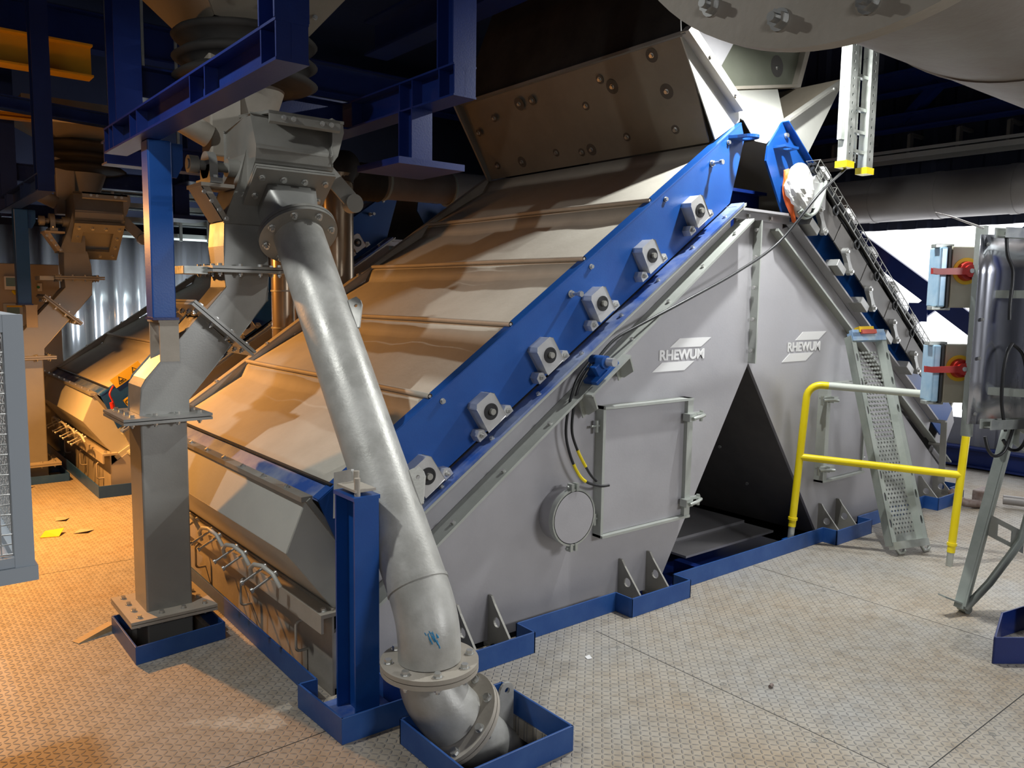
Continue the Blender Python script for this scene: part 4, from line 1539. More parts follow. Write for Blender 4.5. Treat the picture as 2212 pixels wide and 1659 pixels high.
# ---------------------------------------------------------------- perforated scaffold plank leaning on the gable
t = thing('scaffold_plank', 'perforated galvanised scaffold plank leaning upright against the right gable', 'scaffold plank', (5.45, 2.44, 0))
p0 = V(5.455, 2.44, 0.045)
p1 = V(5.585, 2.90, 1.455)
d = (p1 - p0).normalized()
wv = V(0.93, -0.32, 0)
wv = (wv - d * wv.dot(d)).normalized()
nv = wv.cross(d).normalized()
if nv.y > 0:
    nv = -nv
W2 = 0.155
L = (p1 - p0).length
P = lambda a, s, h: p0 + d * a + wv * s + nv * h
b = MB()
holes = []
nr = 44
for i in range(nr):
    for j in range(7):
        s = -0.082 + 0.027 * j + (0.0135 if i % 2 else 0)
        if s > 0.085:
            continue
        a = 0.10 + (L - 0.22) * i / (nr - 1)
        holes.append([P(a + 0.0092 * math.cos(q), s + 0.0092 * math.sin(q), 0) for q in [2 * math.pi * k / 6 for k in range(6)]])
b.prism([P(0.02, -0.095, 0), P(0.02, 0.095, 0), P(L, 0.095, 0), P(L, -0.095, 0)], nv * -0.011, holes)
b.build('perforated_deck', M['galv'], t)
for s in (-1, 1):
    b = MB()
    b.prism([P(0.02, s * 0.095, 0), P(L, s * 0.095, 0), P(L, s * 0.118, 0.035), P(0.02, s * 0.118, 0.035)], nv * -0.003)
    hl = [[P(a + 0.03 * math.cos(q), s * 0.137, 0) + wv * (s * 0.010 * math.sin(q)) + nv * 0.035 for q in [2 * math.pi * k / 10 for k in range(10)]] for a in (0.17, 0.35, 0.50, 0.95, 1.15, 1.33)]
    b.prism([P(0.02, s * 0.118, 0.035), P(L, s * 0.118, 0.035), P(L, s * 0.158, 0.035), P(0.02, s * 0.158, 0.035)], nv * -0.003, hl)
    b.prism([P(0.02, s * 0.158, 0.035), P(L, s * 0.158, 0.035), P(L, s * 0.158, -0.03), P(0.02, s * 0.158, -0.03)], wv * (-s * 0.003))
    b.build('side_channel', M['galv_dull'], t)
b = MB()
b.obox(P(L - 0.01, 0, 0.02), d, wv, nv, 0.06, 0.30, 0.05)
b.obox(P(L + 0.015, -0.10, 0.03), d, wv, nv, 0.05, 0.09, 0.03)
b.obox(P(L + 0.015, 0.11, 0.03), d, wv, nv, 0.05, 0.07, 0.03)
b.build('head_bracket', mat('scuffed_blue', (0.40, 0.50, 0.56), 0.5, 0.2, (0.10, 0.25, 0.55), 12, 0.2), t)
b = MB()
b.obox(P(0.02, 0, 0.02), d, wv, nv, 0.05, 0.31, 0.05)
b.build('foot_bracket', M['galv'], t)
for s in (-0.10, 0.12):
    b = MB()
    q = P(0.0, s, 0.0)
    b.tube([q + V(0, 0.02, 0.03), q + V(0, 0, 0.0), V(q.x + 0.01, q.y - 0.02, 0.012), V(q.x + 0.05, q.y - 0.03, 0.012), V(q.x + 0.065, q.y - 0.03, 0.03)], 0.012, 8)
    b.build('hook', M['galv'], t)
b = MB()
b.obox(P(L + 0.04, -0.02, 0.03), d, wv, nv, 0.04, 0.13, 0.05)
b.build('stop_block', M['sign'], t)
b = MB()
b.obox(P(L + 0.02, -0.01, 0.05), d, wv, nv, 0.03, 0.13, 0.03)
b.build('red_pad', mat('red_rubber', (0.5, 0.10, 0.07), 0.6), t)

# ---------------------------------------------------------------- galvanised scaffold frame leaning at the right
t = thing('scaffold_upright', 'galvanised scaffold upright with bent tube standing below the switch panel', 'scaffold', (4.62, 1.76, 0))
f0 = V(4.625, 1.76, 0.03)
f1 = V(4.99, 1.66, 1.35)
b = MB()
b.bar(f0, f1, 0.07, 0.05, (0, 1, 0))
b.bar(f0 + V(-0.02, -0.03, 0.02), f1 + V(-0.02, -0.03, 0), 0.02, 0.012, (0, 1, 0))
b.build('upright', M['galv_dull'], t)
b = MB()
b.tube([f0 + V(0.01, -0.02, 0.0), V(4.72, 1.66, 0.18), V(4.80, 1.585, 0.36), V(4.835, 1.56, 0.43), V(4.86, 1.54, 0.60), V(4.95, 1.52, 1.30)], 0.021, 14)
b.build('bent_tube', M['galv_dull'], t)
b = MB()
b.tube([V(4.882, 1.533, 0.80), V(4.892, 1.531, 0.86)], 0.0225, 14)
b.build('orange_band', M['orange'], t)
for z in (0.42, 0.93):
    b = MB()
    a_, c_ = f0.lerp(f1, (z + 0.06) / 1.32), V(4.845 + (z - 0.42) * 0.12, 1.55 - (z - 0.42) * 0.03, z)
    dd = (c_ - a_)
    b.prism([a_ + V(0, 0, 0.05), c_ + V(0, 0, 0.05), c_ + V(0, 0, -0.07), a_ + V(0, 0, -0.07)], (0.004, 0.006, 0),
            [[a_ + dd * 0.35 + V(0, 0, 0.02), a_ + dd * 0.70 + V(0, 0, 0.02), a_ + dd * 0.70 + V(0, 0, -0.045), a_ + dd * 0.35 + V(0, 0, -0.045)]])
    b.build('gusset_plate', M['galv'], t)
b = MB()
b.bar(f0 + V(-0.005, 0.0, 0.03), f0 + V(-0.13, 0.05, 0.085), 0.05, 0.008)
b.build('wedge_tongue', M['galv_dull'], t)
b = MB()
b.cyl(f0 + V(0.02, -0.035, -0.005), f0 + V(0.045, 0.02, -0.005), 0.025, n=16)
b.build('foot_roller', M['galv_dull'], t)

# ---------------------------------------------------------------- switch panel at the right
t = thing('switch_panel', 'tall folded metal sheet panel with cable trays carrying the two switch boxes', 'panel', (4.75, 1.7, 1.0))
PX, PY = 4.445, 1.735
b = MB()
prof = [(PX - 0.002, PY - 0.005)] + [(PX + 0.03 + 0.145 * (1 - math.cos(k / 10 * math.pi)), PY - 0.015 - 0.05 * math.sin(k / 10 * math.pi * 0.5) - 0.008 * k) for k in range(11)] + [(PX + 0.34, PY - 0.18), (PX + 0.50, PY - 0.24)]
b.grid([[V(x, y, z) for x, y in prof] for z in (1.075, 1.3, 1.6, 1.85, 2.05)], smooth=True)
sh = b.build('sheet_cover', M['hairline'], t, solid=0.003)
for x, z in ((4.47, 2.0), (4.47, 1.62), (4.47, 1.42), (4.47, 1.13)):
    bolt(sh, (x, PY - 0.03, z), (-0.2, -1, 0), 0.014)
for z in (2.055, 1.085):
    b = MB()
    d = V(1, -0.42, 0.0).normalized()
    q = V(PX - 0.0, PY - 0.05, z)
    for s in (0, 1):
        b.bar(q + V(0, -0.02 - 0.05 * s, 0.0), q + d * 0.62 + V(0, -0.02 - 0.05 * s, 0.0), 0.008, 0.05)
    for k in range(9):
        b.bar(q + d * (0.03 + 0.06 * k) + V(0, -0.02, -0.015), q + d * (0.03 + 0.06 * k) + V(0, -0.07, -0.015), 0.02, 0.006)
    b.build('cable_tray', M['galv'], t)
cabs = [[(4.505, 1.635, 2.06), (4.510, 1.625, 1.95), (4.545, 1.605, 1.86), (4.525, 1.600, 1.70), (4.520, 1.595, 1.62)],
        [(4.565, 1.590, 1.50), (4.515, 1.590, 1.46), (4.495, 1.595, 1.35), (4.505, 1.595, 1.2), (4.545, 1.580, 1.05)],
        [(4.565, 1.590, 1.50), (4.625, 1.555, 1.44), (4.655, 1.535, 1.30), (4.665, 1.520, 1.15), (4.675, 1.505, 1.03)],
        [(4.465, 1.645, 1.02), (4.470, 1.625, 0.95), (4.505, 1.605, 0.92), (4.555, 1.585, 0.94), (4.585, 1.575, 1.0), (4.595, 1.565, 1.06)],
        [(4.565, 1.595, 1.0), (4.605, 1.575, 0.95), (4.645, 1.545, 0.95), (4.665, 1.525, 1.0), (4.665, 1.515, 1.06)]]
for c in cabs:
    pts = [V(*p) for p in c]
    fine = []
    for i in range(len(pts) - 1):
        p_, a_, b_, n_ = pts[max(i - 1, 0)], pts[i], pts[i + 1], pts[min(i + 2, len(pts) - 1)]
        for k in range(5):
            s = k / 5
            fine.append(0.5 * ((2 * a_) + (b_ - p_) * s + (2 * p_ - 5 * a_ + 4 * b_ - n_) * s * s + (3 * a_ - p_ - 3 * b_ + n_) * s ** 3))
    fine.append(pts[-1])
    b = MB()
    b.tube(fine, 0.009, 8)
    b.build('loose_cable', M['cable'], t)
b = MB()
b.tube([(4.44, 1.72, 2.08), (4.20, 1.78, 2.125), (4.09, 1.81, 2.14)], 0.004, 6, radii=[0.006, 0.004, 0.001])
b.build('tie_wire', M['wire'], t)
b = MB()
b.bar((4.53, 1.76, 1.0), (4.53, 1.76, 2.1), 0.05, 0.03)
b.bar((4.53, 1.76, 1.75), (4.62, 1.40, 1.75), 0.04, 0.04)
b.bar((4.53, 1.76, 1.25), (4.62, 1.40, 1.25), 0.04, 0.04)
b.build('back_rail', M['galv_dull'], t)


def switch_box(z0, z1, lab):
    """beige body facing the walkway, film-covered door on its left side, red rotary handle"""
    n1, n2 = V(-0.64, -0.77, 0), V(-0.77, 0.64, 0)      # face normals: handle side, door side
    t1, t2 = V(0.77, -0.64, 0), V(0.64, 0.77, 0)
    E = V(4.47, 1.89, 0)
    t = thing('isolator_switch', lab, 'switch box', (E.x, E.y, z0), 'isolator switches on the panel')
    zz = V(0, 0, 1)
    zm, h = (z0 + z1) / 2, z1 - z0
    b = MB()
    b.obox(E + t1 * 0.155 + t2 * 0.065 + zz * zm, t1, t2, zz, 0.27, 0.13, h)
    b.build('box_body', M['beige'], t, bevel=0.006)
    b = MB()
    b.obox(E + t1 * 0.006 + t2 * 0.065 + zz * zm, t1, t2, zz, 0.012, 0.136, h + 0.006)
    b.build('door_seal', M['ink'], t)
    b = MB()
    b.obox(E - t1 * 0.02 + t2 * 0.065 + zz * zm, t1, t2, zz, 0.04, 0.125, h - 0.006)
    b.build('box_lid', M['lid'], t, bevel=0.008)
    for z in (z0 - 0.004, z1 + 0.004):
        b = MB()
        b.obox(E - t1 * 0.01 + t2 * 0.05 + zz * z, t1, t2, zz, 0.10, 0.05, 0.02)
        b.build('lid_clamp', M['galv'], t, bevel=0.003)
    zc = z0 + h * 0.60
    c = E + t1 * 0.095 + zz * zc
    b = MB()
    b.cyl(c, c + n1 * 0.006, 0.07, n=36)
    b.build('handle_plate', M['sign'], t)
    b = MB()
    b.cyl(c + n1 * 0.006, c + n1 * 0.035, 0.052, 0.046, n=30)
    b.cyl(c + n1 * 0.03, c + n1 * 0.055, 0.032, n=24)
    q = lambda s, v: c + n1 * 0.035 - t1 * s + zz * v
    b.prism([q(-0.015, 0.018), q(-0.015, -0.018), q(0.17, -0.020), q(0.20, -0.018), q(0.20, 0.012), q(0.17, 0.008)], n1 * 0.022)
    b.build('rotary_handle', M['red'], t, bevel=0.004)
    b = MB()
    b.cyl(c + n1 * 0.055, c + n1 * 0.062, 0.012, n=14)
    b.build('handle_pin', M['zinc'], t)
    b = MB()
    g = E + t1 * 0.20 + t2 * 0.1
    b.cyl(g + zz * (z0 - 0.05), g + zz * z0, 0.016, n=12)
    b.build('cable_gland', M['black'], t)
    return t


switch_box(1.677, 1.998, 'upper beige isolator box with red rotary handle on the right-hand panel')
switch_box(1.169, 1.48, 'lower beige isolator box with pale blue lid and red rotary handle, beside the handrail')

# ---------------------------------------------------------------- grey mesh guard at the left edge
t = thing('mesh_guard', 'grey framed wire-mesh machine guard at the left edge', 'guard', (0.1, 2.6, 0.9))
gx0, gx1, gy0, gy1, gz0, gz1 = -0.75, 0.318, 2.40, 3.30, 0.935, 1.637
fw = 0.045
b = MB()
for y in (gy0, gy1 - fw):
    b.box((gx0 + fw, y + 0.001, gz1 - fw), (gx1 - fw, y + fw - 0.001, gz1 - 0.001))
    b.box((gx0 + fw, y + 0.001, gz0 + 0.041), (gx1 - fw, y + fw - 0.001, gz0 + 0.04 + fw * 0.6))
    b.box((gx1 - fw, y, gz0 + 0.04), (gx1, y + fw, gz1))
    b.box((gx0, y, gz0 + 0.04), (gx0 + fw, y + fw, gz1))
for x in (gx0, gx1 - fw):
    b.box((x + 0.001, gy0 + fw, gz1 - fw), (x + fw - 0.001, gy1 - fw, gz1 - 0.001))
    b.box((x + 0.001, gy0 + fw, gz0 + 0.041), (x + fw - 0.001, gy1 - fw, gz0 + 0.04 + fw * 0.6))
b.build('guard_frame', M['grey'], t)
b = MB()
b.box((gx0, gy0 - 0.008, gz0), (gx1 + 0.006, gy1, gz0 + 0.04))
tray = b.build('base_tray', M['grey'], t)


def mesh_panel(o, u, v, lu, lv, pitch=0.026):
    b = MB()
    nu, nv_ = int(lu / pitch), int(lv / pitch)
    n = u.cross(v).normalized()
    for i in range(nu + 1):
        pts = [o + u * (lu * i / nu) + v * (lv * j / nv_) + n * (0.0022 * (1 if (i + j) % 2 else -1)) for j in range(nv_ + 1)]
        b.tube(pts, 0.0022, 5, caps=False)
    for j in range(nv_ + 1):
        pts = [o + v * (lv * j / nv_) + u * (lu * i / nu) - n * (0.0022 * (1 if (i + j) % 2 else -1)) for i in range(nu + 1)]
        b.tube(pts, 0.0022, 5, caps=False)
    return b.build('wire_mesh', M['wire'], t)


mesh_panel(V(-0.30, gy0 + 0.03, gz0 + 0.07), V(1, 0, 0), V(0, 0, 1), gx1 + 0.30 - fw, gz1 - gz0 - 0.07 - fw)
mesh_panel(V(gx1 - 0.02, gy0 + fw, gz0 + 0.07), V(0, 1, 0), V(0, 0, 1), gy1 - gy0 - 2 * fw, gz1 - gz0 - 0.07 - fw)
mesh_panel(V(-0.30, gy1 - 0.03, gz0 + 0.07), V(1, 0, 0), V(0, 0, 1), gx1 + 0.30 - fw, gz1 - gz0 - 0.07 - fw)
b = MB()
b.cyl((-0.02, 2.62, 1.27), (-0.02, 2.85, 1.27), 0.135, n=36)
b.cyl((-0.02, 2.60, 1.27), (-0.02, 2.62, 1.27), 0.10, n=36)
b.build('drive_pulley', M['black'], t)
b = MB()
b.box((-0.6, 2.7, gz0 + 0.04), (0.0, 3.1, 1.2))
b.build('motor_block', M['grey'], t)
b = MB()
b.box((gx0, gy0 + 0.2, 0.0), (gx0 + 0.1, gy0 + 0.3, gz0))
b.box((gx0, gy1 - 0.3, 0.0), (gx0 + 0.1, gy1 - 0.2, gz0))
b.build('guard_leg', M['grey'], t)

# ---------------------------------------------------------------- big flanged pipe overhead at the right
t = thing('flanged_main', 'huge stained steel pipe with bolted flange at the upper right corner', 'pipe', (1.3, 0.743, 2.71))
CX, CY, CZ, RF = 1.30, 0.743, 2.71, 0.5755
b = MB()
b.ring((CX + 0.0175, CY, CZ), (1, 0, 0), RF, RF - 0.095, 0.035, 96)
fl = b.build('main_flange', M['dusty'], t)
for k in range(20):
    a = math.radians(18 * k - 4.5)
    p = V(CX, CY + (RF - 0.048) * math.cos(a), CZ + (RF - 0.048) * math.sin(a))
    bolt(fl, p, (-1, 0, 0), 0.028, 'nut')
b = MB()
b.cyl((CX + 0.03, CY, CZ), (2.1, CY - 0.02, CZ), RF - 0.075, RF - 0.075, n=96, caps=False)
b.build('pipe_shell', M['bigpipe'], t)
b = MB()
b.cyl((2.1, CY - 0.02, CZ), (7.5, CY - 0.1, CZ), RF - 0.075, RF - 0.075, n=96, caps=False)
b.build('pipe_shell', M['bigpipe'], t)
b = MB()
b.ring((2.1, CY - 0.02, CZ), (1, 0, 0), RF - 0.071, RF - 0.08, 0.02, 96)
b.build('weld_seam', M['bigpipe'], t)
b = MB()
b.cyl((CX - 0.012, CY, CZ), (CX + 0.04, CY, CZ), RF - 0.098, RF - 0.098, n=96, caps=False)
b.build('pipe_collar', M['bigpipe'], t)
b = MB()
b.box((4.0, CY - 0.05, CZ + 0.4), (4.1, CY + 0.05, 5.2))
b.build('hanger_rod', M['galv_dull'], t)

# ---------------------------------------------------------------- upright cable ladder by the work light
t = thing('upright_cable_ladder', 'hanging galvanised cable ladder with yellow end caps, glaring white by the work light', 'cable ladder', (4.72, 2.6, 2.5))
for x, z0 in ((4.80, 2.545), (5.05, 2.53)):
    b = MB()
    b.box((x, 2.684, z0), (x + 0.004, 2.74, 5.2))
    slots = [[(x + 0.032, z0 + 0.07 + 0.05 * k), (x + 0.045, z0 + 0.07 + 0.05 * k), (x + 0.045, z0 + 0.088 + 0.05 * k), (x + 0.032, z0 + 0.088 + 0.05 * k)] for k in range(28)]
    b.xz([(x, z0), (x + 0.08, z0), (x + 0.08, 5.2), (x, 5.2)], 2.680, 2.684, slots)
    b.box((x + 0.076, 2.684, z0), (x + 0.08, 2.70, 5.2))
    b.build('side_rail', M['galv'], t)
    b = MB()
    b.box((x - 0.006, 2.6720, z0 - 0.012), (x + 0.086, 2.7500, z0 + 0.028))
    b.build('end_cap', M['yellow'], t)
b = MB()
b.box((4.765, 2.70, 2.70), (4.80, 2.73, 3.36))
b.build('clip_rail', M['galv'], t)
for z in (2.64, 2.76, 2.90, 3.10):
    b = MB()
    b.box((4.88, 2.70, z), (5.05, 2.73, z + 0.02))
    b.build('rung', M['galv'], t)
b = MB()
b.box((4.955, 2.71, 2.58), (4.97, 2.73, 3.5))
b.build('clamp_strut', M['galv'], t)

# slack black cable from the ladder to the machine
ctrl = [V(4.98, 2.72, 2.74), V(4.93, 2.72, 2.58), V(4.62, 2.74, 2.36), V(4.40, 2.86, 2.06), V(4.05, 2.90, 1.87), V(3.62, 2.92, 1.70), V(3.25, 2.95, 1.555), V(3.08, 2.965, 1.48), V(2.93, 2.96, 1.36)]
def smooth(ctrl, n=8):
    out = []
    for i in range(len(ctrl) - 1):
        p_, a_, b_, n_ = ctrl[max(i - 1, 0)], ctrl[i], ctrl[i + 1], ctrl[min(i + 2, len(ctrl) - 1)]
        for k in range(n):
            s = k / n
            out.append(0.5 * ((2 * a_) + (b_ - p_) * s + (2 * p_ - 5 * a_ + 4 * b_ - n_) * s * s + (3 * a_ - p_ - 3 * b_ + n_) * s ** 3))
    return out + [ctrl[-1]]


b = MB()
b.tube(smooth(ctrl), 0.0085, 8)
tag(b.build('supply_cable', M['cable']), 'slack grey-black cable hanging from the upright ladder down across the gable', 'cable')
for pts, y0, y1, lab in (
        ([V(2.90, 2.965, 1.37), V(2.81, 2.97, 1.26), V(2.77, 2.985, 1.05), V(2.80, 2.985, 0.90), V(2.885, 2.98, 0.76), V(2.99, 2.96, 0.71), V(3.06, 2.95, 0.705)], 27, 33, 'loose black cable with yellow sleeve hanging lowest beside the gable door'),
        ([V(2.92, 2.965, 1.36), V(2.84, 2.975, 1.24), V(2.81, 2.985, 1.05), V(2.845, 2.985, 0.93), V(2.93, 2.975, 0.79), V(2.98, 2.965, 0.735)], 25, 29, 'shorter black cable end with yellow sleeve hanging just above its twin by the door')):
    t = thing('hanging_cable', lab, 'cable', pts[-1], 'cut cable ends hanging on the gable')
    P_ = smooth(pts)
    b = MB()
    b.tube(P_, 0.0075, 8)
    b.build('cable_run', M['cable'], t)
    b = MB()
    b.tube(P_[y0:y1 + 2], 0.0088, 8)
    b.build('marker_sleeve', M['yellow'], t)

# plastic-wrapped motor on the right arm
t = thing('wrapped_motor', 'white plastic bag with orange cloth wrapped round a motor on the right blue plate', 'plastic bag', (4.72, 2.95, 2.35))
b = MB()
c = V(4.72, 2.945, 2.405)
rows = []
for i in range(23):
    th = math.pi * i / 22
    row = []
    for j in range(41):
        ph = 2 * math.pi * j / 40
        rr = 1 + 0.16 * abs(math.sin(2.5 * ph + 3 * th)) - 0.10 * abs(math.sin(4 * ph - 5 * th)) + 0.07 * abs(math.sin(7 * th + 3 * ph)) - 0.04
        zz = math.cos(th)
        wx = 0.10 * (1.05 + 0.25 * min(zz, 0))
        row.append(c + V(wx * math.sin(th) * math.cos(ph) * rr + 0.05 * max(-zz, 0), 0.075 * math.sin(th) * math.sin(ph) * rr, 0.175 * zz))
    rows.append(row)
b.grid(rows, smooth=False)
b.build('plastic_film', M['whitebag'], t)
b = MB()
rows = []
for i in range(9):
    s = i / 8
    row = []
    for j in range(5):
        q = j / 4
        row.append(V(4.615 + 0.035 * math.sin(6 * s) * q + 0.10 * s * s + 0.035 * q, 2.975 + 0.03 * math.sin(4 * s + 3 * q), 2.52 - 0.33 * s + 0.02 * q))
    rows.append(row)
b.grid(rows)
b.build('orange_cloth', M['orange'], t, solid=0.004)
b = MB()
b.tube(smooth([V(4.70, 2.93, 2.27), V(4.76, 2.92, 2.235), V(4.86, 2.92, 2.27), V(4.91, 2.91, 2.38), V(4.95, 2.92, 2.47)]), 0.012, 8)
b.tube(smooth([V(4.70, 2.91, 2.28), V(4.78, 2.90, 2.25), V(4.87, 2.90, 2.29), V(4.92, 2.89, 2.40), V(4.96, 2.90, 2.48)]), 0.012, 8)
b.build('motor_cable', M['galv_dull'], t)

# ---------------------------------------------------------------- small loose things on the floor
b = MB()
b.prism([(0.72, 4.20, 0.0), (0.895, 4.275, 0.0), (0.895, 4.275, 0.035), (0.72, 4.20, 0.004)], (-0.018, 0.045, 0))
tag(b.build('wooden_wedge', M['wood']), 'small pale wooden wedge lying beside the near duct kerb', 'wedge')
b = MB()
b.prism([(0.86, 6.22, 0.001), (0.97, 6.18, 0.001), (1.02, 6.28, 0.03), (0.91, 6.34, 0.012)], (0, 0, 0.003))
tag(b.build('paper_scrap', M['sign']), 'bright yellow paper scrap on the floor at the left', 'paper')
for pts, lab in (([(1.06, 6.20), (1.14, 6.16), (1.20, 6.22), (1.12, 6.26)], 'flat brown paper scrap on the orange-lit floor, right of the yellow scrap'),
                 ([(1.02, 6.62), (1.08, 6.58), (1.12, 6.66), (1.04, 6.70)], 'small curled paper scrap on the orange-lit floor, beyond the yellow scrap'),
                 ([(0.92, 7.92), (1.02, 7.85), (1.08, 7.92), (0.96, 7.98)], 'torn paper scrap lying before the rear duct kerb')):
    b = MB()
    b.prism([(x, y, 0.001 + 0.012 * (i % 2)) for i, (x, y) in enumerate(pts)], (0, 0, 0.002))
    tag(b.build('paper_scrap', M['dusty']), lab, 'paper')
b = MB()
b.prism([(2.575, 2.59, 0.001), (2.60, 2.585, 0.001), (2.605, 2.61, 0.008), (2.58, 2.615, 0.003)], (0, 0, 0.002))
tag(b.build('paper_scrap', M['white']), 'tiny white scrap on the checker plate in front of the near machine', 'paper')
b = MB()
b.cyl((3.02, 1.90, 0.008), (3.045, 1.905, 0.008), 0.008, n=8)
tag(b.build('loose_nut', M['crimson']), 'small dark loose nut lying in the middle of the open floor', 'nut')
t = thing('floor_hose', 'rusty pipe fitting with hose lying on the floor behind the scaffold upright', 'hose', (7.3, 2.6, 0))
b = MB()
b.tube(smooth([V(7.15, 2.86, 0.10), V(7.08, 2.74, 0.05), V(7.18, 2.64, 0.04), V(7.33, 2.60, 0.05)]), 0.035, 12)
b.box((7.20, 2.60, 0.01), (7.42, 2.72, 0.14))
b.build('fitting_body', M['crimson'], t, bevel=0.01)
b = MB()
b.tube(smooth([V(7.40, 2.55, 0.06), V(7.46, 2.40, 0.06), V(7.55, 2.2, 0.05), V(7.6, 1.9, 0.05)]), 0.04, 12)
b.build('hose_end', M['duct_big'], t)

# ---------------------------------------------------------------- things between and behind the machines
t = thing('cross_duct', 'dull horizontal round duct with bellows behind the near machine', 'duct', (3.5, 5.9, 2.6))
b = MB()
b.cyl((3.35, 5.9, 2.615), (4.02, 5.9, 2.63), 0.135, n=36)
b.build('duct_body', M['duct_brown'], t)
b = MB()
b.cyl((4.02, 5.9, 2.63), (4.9, 5.9, 2.65), 0.14, n=36)
b.build('duct_end', M['duct_big'], t)
b = MB()
xs_ = [2.95 + 0.02 * k for k in range(21)]
b.tube([(x, 5.9, 2.605) for x in xs_], 0.14, 32, radii=[0.135 + 0.016 * (k % 2) for k in range(21)])
b.build('bellows', M['rubberbell'], t)
for x in (3.38, 4.02):
    b = MB()
    b.ring((x, 5.9, 2.62), (1, 0, 0), 0.15, 0.13, 0.02, 36)
    b.build('clamp_band', M['galv_dull'], t)
t = thing('downpipe', 'polished vertical downpipe behind the near roof, right of the slanted pipe', 'pipe', (2.88, 5.75, 1.2))
b = MB()
b.cyl((2.885, 5.75, 0.0), (2.885, 5.75, 2.62), 0.125, n=40)
b.build('pipe_shell', M['copper'], t)
b = MB()
b.tube([V(2.885, 5.75, 2.55)] + arc((3.0, 5.83, 2.55), math.pi, math.pi / 2, 0.14, (0.82, 0.57, 0), (0, 0, 1), 8), 0.128, 28)
b.build('top_elbow', M['rubberbell'], t)
t = thing('downpipe', 'narrow brown downpipe with wire clamps, behind the grey duct', 'pipe', (2.42, 5.7, 0))
b = MB()
b.cyl((2.425, 5.7, 0.0), (2.425, 5.7, 2.4), 0.088, n=36)
b.build('pipe_shell', M['copper'], t)
for z in (1.45, 1.72, 2.05):
    b = MB()
    b.ring((2.425, 5.7, z), (0, 0, 1), 0.094, 0.086, 0.012, 36)
    b.build('pipe_clamp', M['steel_dark'], t)

# copies for the second machine, 4.2 m further back
DY = (0, 4.2, 0)
rear = dup(machine, (0.05, 4.2, 0), 'rear screening machine with its nose lit orange, behind the near duct', skip=('inspection_port', 'access_door', 'logo_lettering', 'logo_bars', 'sensor_bracket', 'passage_floor'))
dup(duct, (0.03, 4.2, 0), 'orange-lit rectangular offset duct beside the rear machine')
dup(diverter, DY, 'orange-lit diverter valve on top of the rear duct', skip=('transition_piece',))
dup(frame1, DY, 'dim blue hanging gantry above the rear duct')
# warning signs on the rear machine's blue plate
t = rear
Y2 = YF + 4.2
u, w = V(0.822, 0, 0.570), V(-0.570, 0, 0.822)
b = MB()
c = V(1.695, Y2 - 0.010, 1.008)
b.obox(c, u, (0, 1, 0), w, 0.27, 0.004, 0.085)
sg = b.build('warning_sticker', M['sign'], t)
b = MB()
for s in (-0.065, 0.065):
    tri = [c + u * s + w * 0.030 + V(0, -0.003, 0), c + u * (s - 0.036) - w * 0.030 + V(0, -0.003, 0), c + u * (s + 0.036) - w * 0.030 + V(0, -0.003, 0)]
    m_ = (tri[0] + tri[1] + tri[2]) / 3
    b.prism(tri, (0, -0.001, 0), [[m_.lerp(p, 0.78) for p in tri]])
    b.obox(m_ + V(0, -0.001, 0) - w * 0.004, u, (0, 1, 0), w, 0.03, 0.001, 0.012)
b.build('warning_pictogram', M['ink'], sg)
b = MB()
c = V(1.715, Y2 - 0.04, 0.80)
b.obox(c, u, (0, 1, 0), w, 0.12, 0.004, 0.07)
sg = b.build('warning_sticker', M['sign'], t)
b = MB()
for s in (-0.035, 0.03):
    b.ring(c + u * s + V(0, -0.003, 0), (0, 1, 0), 0.022, 0.016, 0.001, 20)
b.build('warning_pictogram', M['ink'], sg)
b = MB()
b.tube(smooth([V(1.575, Y2 - 0.05, 0.92), V(1.54, Y2 - 0.08, 0.86), V(1.56, Y2 - 0.08, 0.80), V(1.555, Y2 - 0.08, 0.76)]), 0.008, 8)
b.cyl((1.552, Y2 - 0.08, 0.79), (1.575, Y2 - 0.08, 0.67), 0.018, 0.022, n=12)
tag(b.build('red_pull_tag', M['red']), 'red cord and tag hanging on the rear machine next to its yellow sticker', 'tag')
# boxed warning plate at the head of the rear machine
t = thing('drive_guard_box', 'pale box with yellow warning triangle at the head of the rear machine', 'guard box', (4.75, 7.1, 2.4))
b = MB()
b.obox((4.86, 7.08, 2.38), (0.9, 0, -0.43), (0, 1, 0), (0.43, 0, 0.9), 0.22, 0.12, 0.34)
b.build('box_shell', M['cast'], t)
b = MB()
c = V(4.85, 7.015, 2.40)
tri = [c + V(-0.085, 0, 0.065), c + V(0.085, 0, 0.035), c + V(0.01, 0, -0.10)]
b.prism(tri, (0, -0.003, 0))
sg = b.build('warning_triangle', M['sign'], t)
b = MB()
tri2 = [p + V(0, -0.004, 0) for p in tri]
m_ = (tri2[0] + tri2[1] + tri2[2]) / 3
b.prism(tri2, (0, -0.001, 0), [[m_.lerp(p, 0.80) for p in tri2]])
b.obox(m_ + V(0, -0.001, 0), (1, 0, 0), (0, 1, 0), (0, 0, 1), 0.05, 0.001, 0.016)
b.build('warning_pictogram', M['ink'], sg)

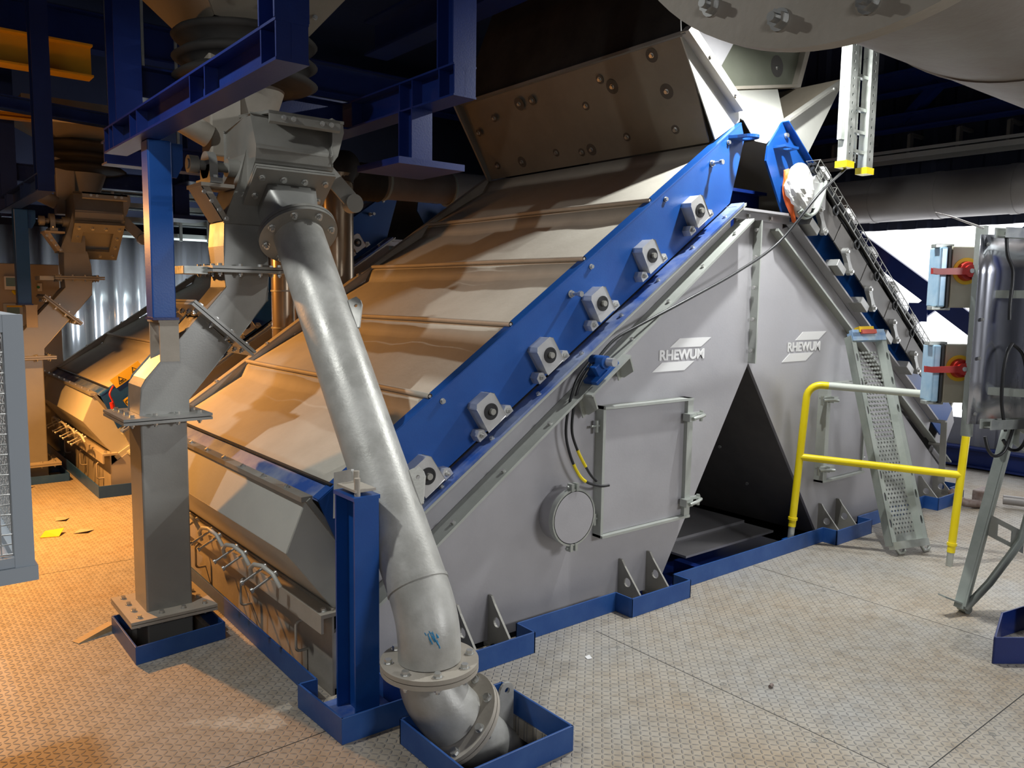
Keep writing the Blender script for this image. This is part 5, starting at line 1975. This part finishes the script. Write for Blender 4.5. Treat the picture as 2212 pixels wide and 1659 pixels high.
# control cabinet at the back left
t = thing('control_cabinet', 'beige control cabinet with small displays standing before the back wall', 'cabinet', (1.1, 9.6, 0))
b = MB()
b.box((0.55, 9.55, 0.0), (1.62, 9.95, 1.965))
b.build('cabinet_body', M['cabinet'], t, bevel=0.01)
b = MB()
b.box((1.115, 9.49, 1.70), (1.235, 9.55, 1.835))
m_ = b.build('meter_housing', M['white'], t, bevel=0.006)
b = MB()
b.box((1.13, 9.486, 1.735), (1.21, 9.49, 1.82))
b.build('meter_screen', M['screen'], m_)
b = MB()
b.box((1.10, 9.53, 1.36), (1.30, 9.55, 1.56))
m_ = b.build('operator_panel', M['grey'], t)
b = MB()
b.box((1.13, 9.526, 1.44), (1.24, 9.53, 1.52))
b.build('panel_screen', M['screen'], m_)
b = MB()
b.box((1.13, 9.526, 1.525), (1.265, 9.53, 1.542))
b.build('panel_strip', M['sign'], m_)
b = MB()
b.box((1.41, 9.53, 1.69), (1.45, 9.55, 1.77))
m_ = b.build('button_plate', M['white'], t)
b = MB()
b.cyl((1.415, 9.53, 1.73), (1.415, 9.515, 1.73), 0.014, n=14)
b.build('push_button', M['green'], m_)
b = MB()
b.bar((1.195, 9.54, 1.69), (1.215, 9.52, 1.655), 0.03, 0.02)
b.build('key_tag', M['yellow'], t)

# cable racks hung in front of the back wall
t = thing('cable_rack', 'stacked grey cable racks hanging in front of the bright sheet wall', 'cable rack', (2.7, 10.2, 2.6))
for z in (2.36, 2.52, 2.68, 2.84):
    b = MB()
    b.bar((2.0, 10.0, z), (5.0, 10.0, z), 0.01, 0.05)
    b.bar((2.0, 10.4, z), (5.0, 10.4, z), 0.01, 0.05)
    b.box((2.0, 10.0, z - 0.02), (5.0, 10.4, z - 0.015))
    rk = b.build('rack_tray', M['galv_dull'], t)
    b = MB()
    for k in range(6):
        b.tube([(2.0, 10.05 + 0.06 * k, z + 0.01), (5.0, 10.05 + 0.06 * k, z + 0.01)], 0.018, 6)
    tag(b.build('rack_cables', M['cable'], rk), kind='stuff')
for x in (2.25, 2.62, 2.98, 3.3, 3.62):
    b = MB()
    b.bar((x, 9.97, 2.30), (x, 9.97, 5.2), 0.03, 0.03)
    b.build('rack_hanger', M['galv'], t)
b = MB()
b.bar((1.9, 10.3, 3.02), (5.2, 10.3, 3.05), 0.14, 0.06)
tag(b.build('back_tray', M['galv_dull']), 'pale single cable tray above the stacked racks at the back', 'cable tray')

# yellow crane beam and other overhead things at the upper left
b = MB()
b.hsec((-3.8, 7.6, 3.58), (1.59, 7.6, 3.58), 0.18, 0.26, 0.016, 0.01, (0, 0, 1))
tag(b.build('crane_beam', M['yellow_dull']), 'yellow crane runway beam ending in the dark at the upper left', 'beam')
b = MB()
b.hsec((-3.0, 8.9, 3.20), (1.36, 8.28, 3.20), 0.10, 0.06, 0.012, 0.01, (0, 0, 1))
tag(b.build('crane_beam', M['yellow_dull']), 'lower yellow beam behind the blue drop post at the left edge', 'beam')
b = MB()
b.hsec((-3.0, 6.84, 3.20), (1.80, 7.98, 3.20), 0.12, 0.11, 0.010, 0.008, (0, 0, 1))
tag(b.build('platform_beam', M['navy']), 'blue platform beam with pale top edge below the yellow crane beam', 'beam')
for q0, q1, lab in (((0.2, 8.15), (1.08, 7.97), 'left one of two pale tubes under the blue platform beam'), ((1.29, 8.2), (1.82, 8.06), 'right one of two pale tubes under the blue platform beam')):
    b = MB()
    b.cyl((*q0, 3.20), (*q1, 3.20), 0.03, n=18)
    tag(b.build('conduit_tube', M['tube']), lab, 'tube')
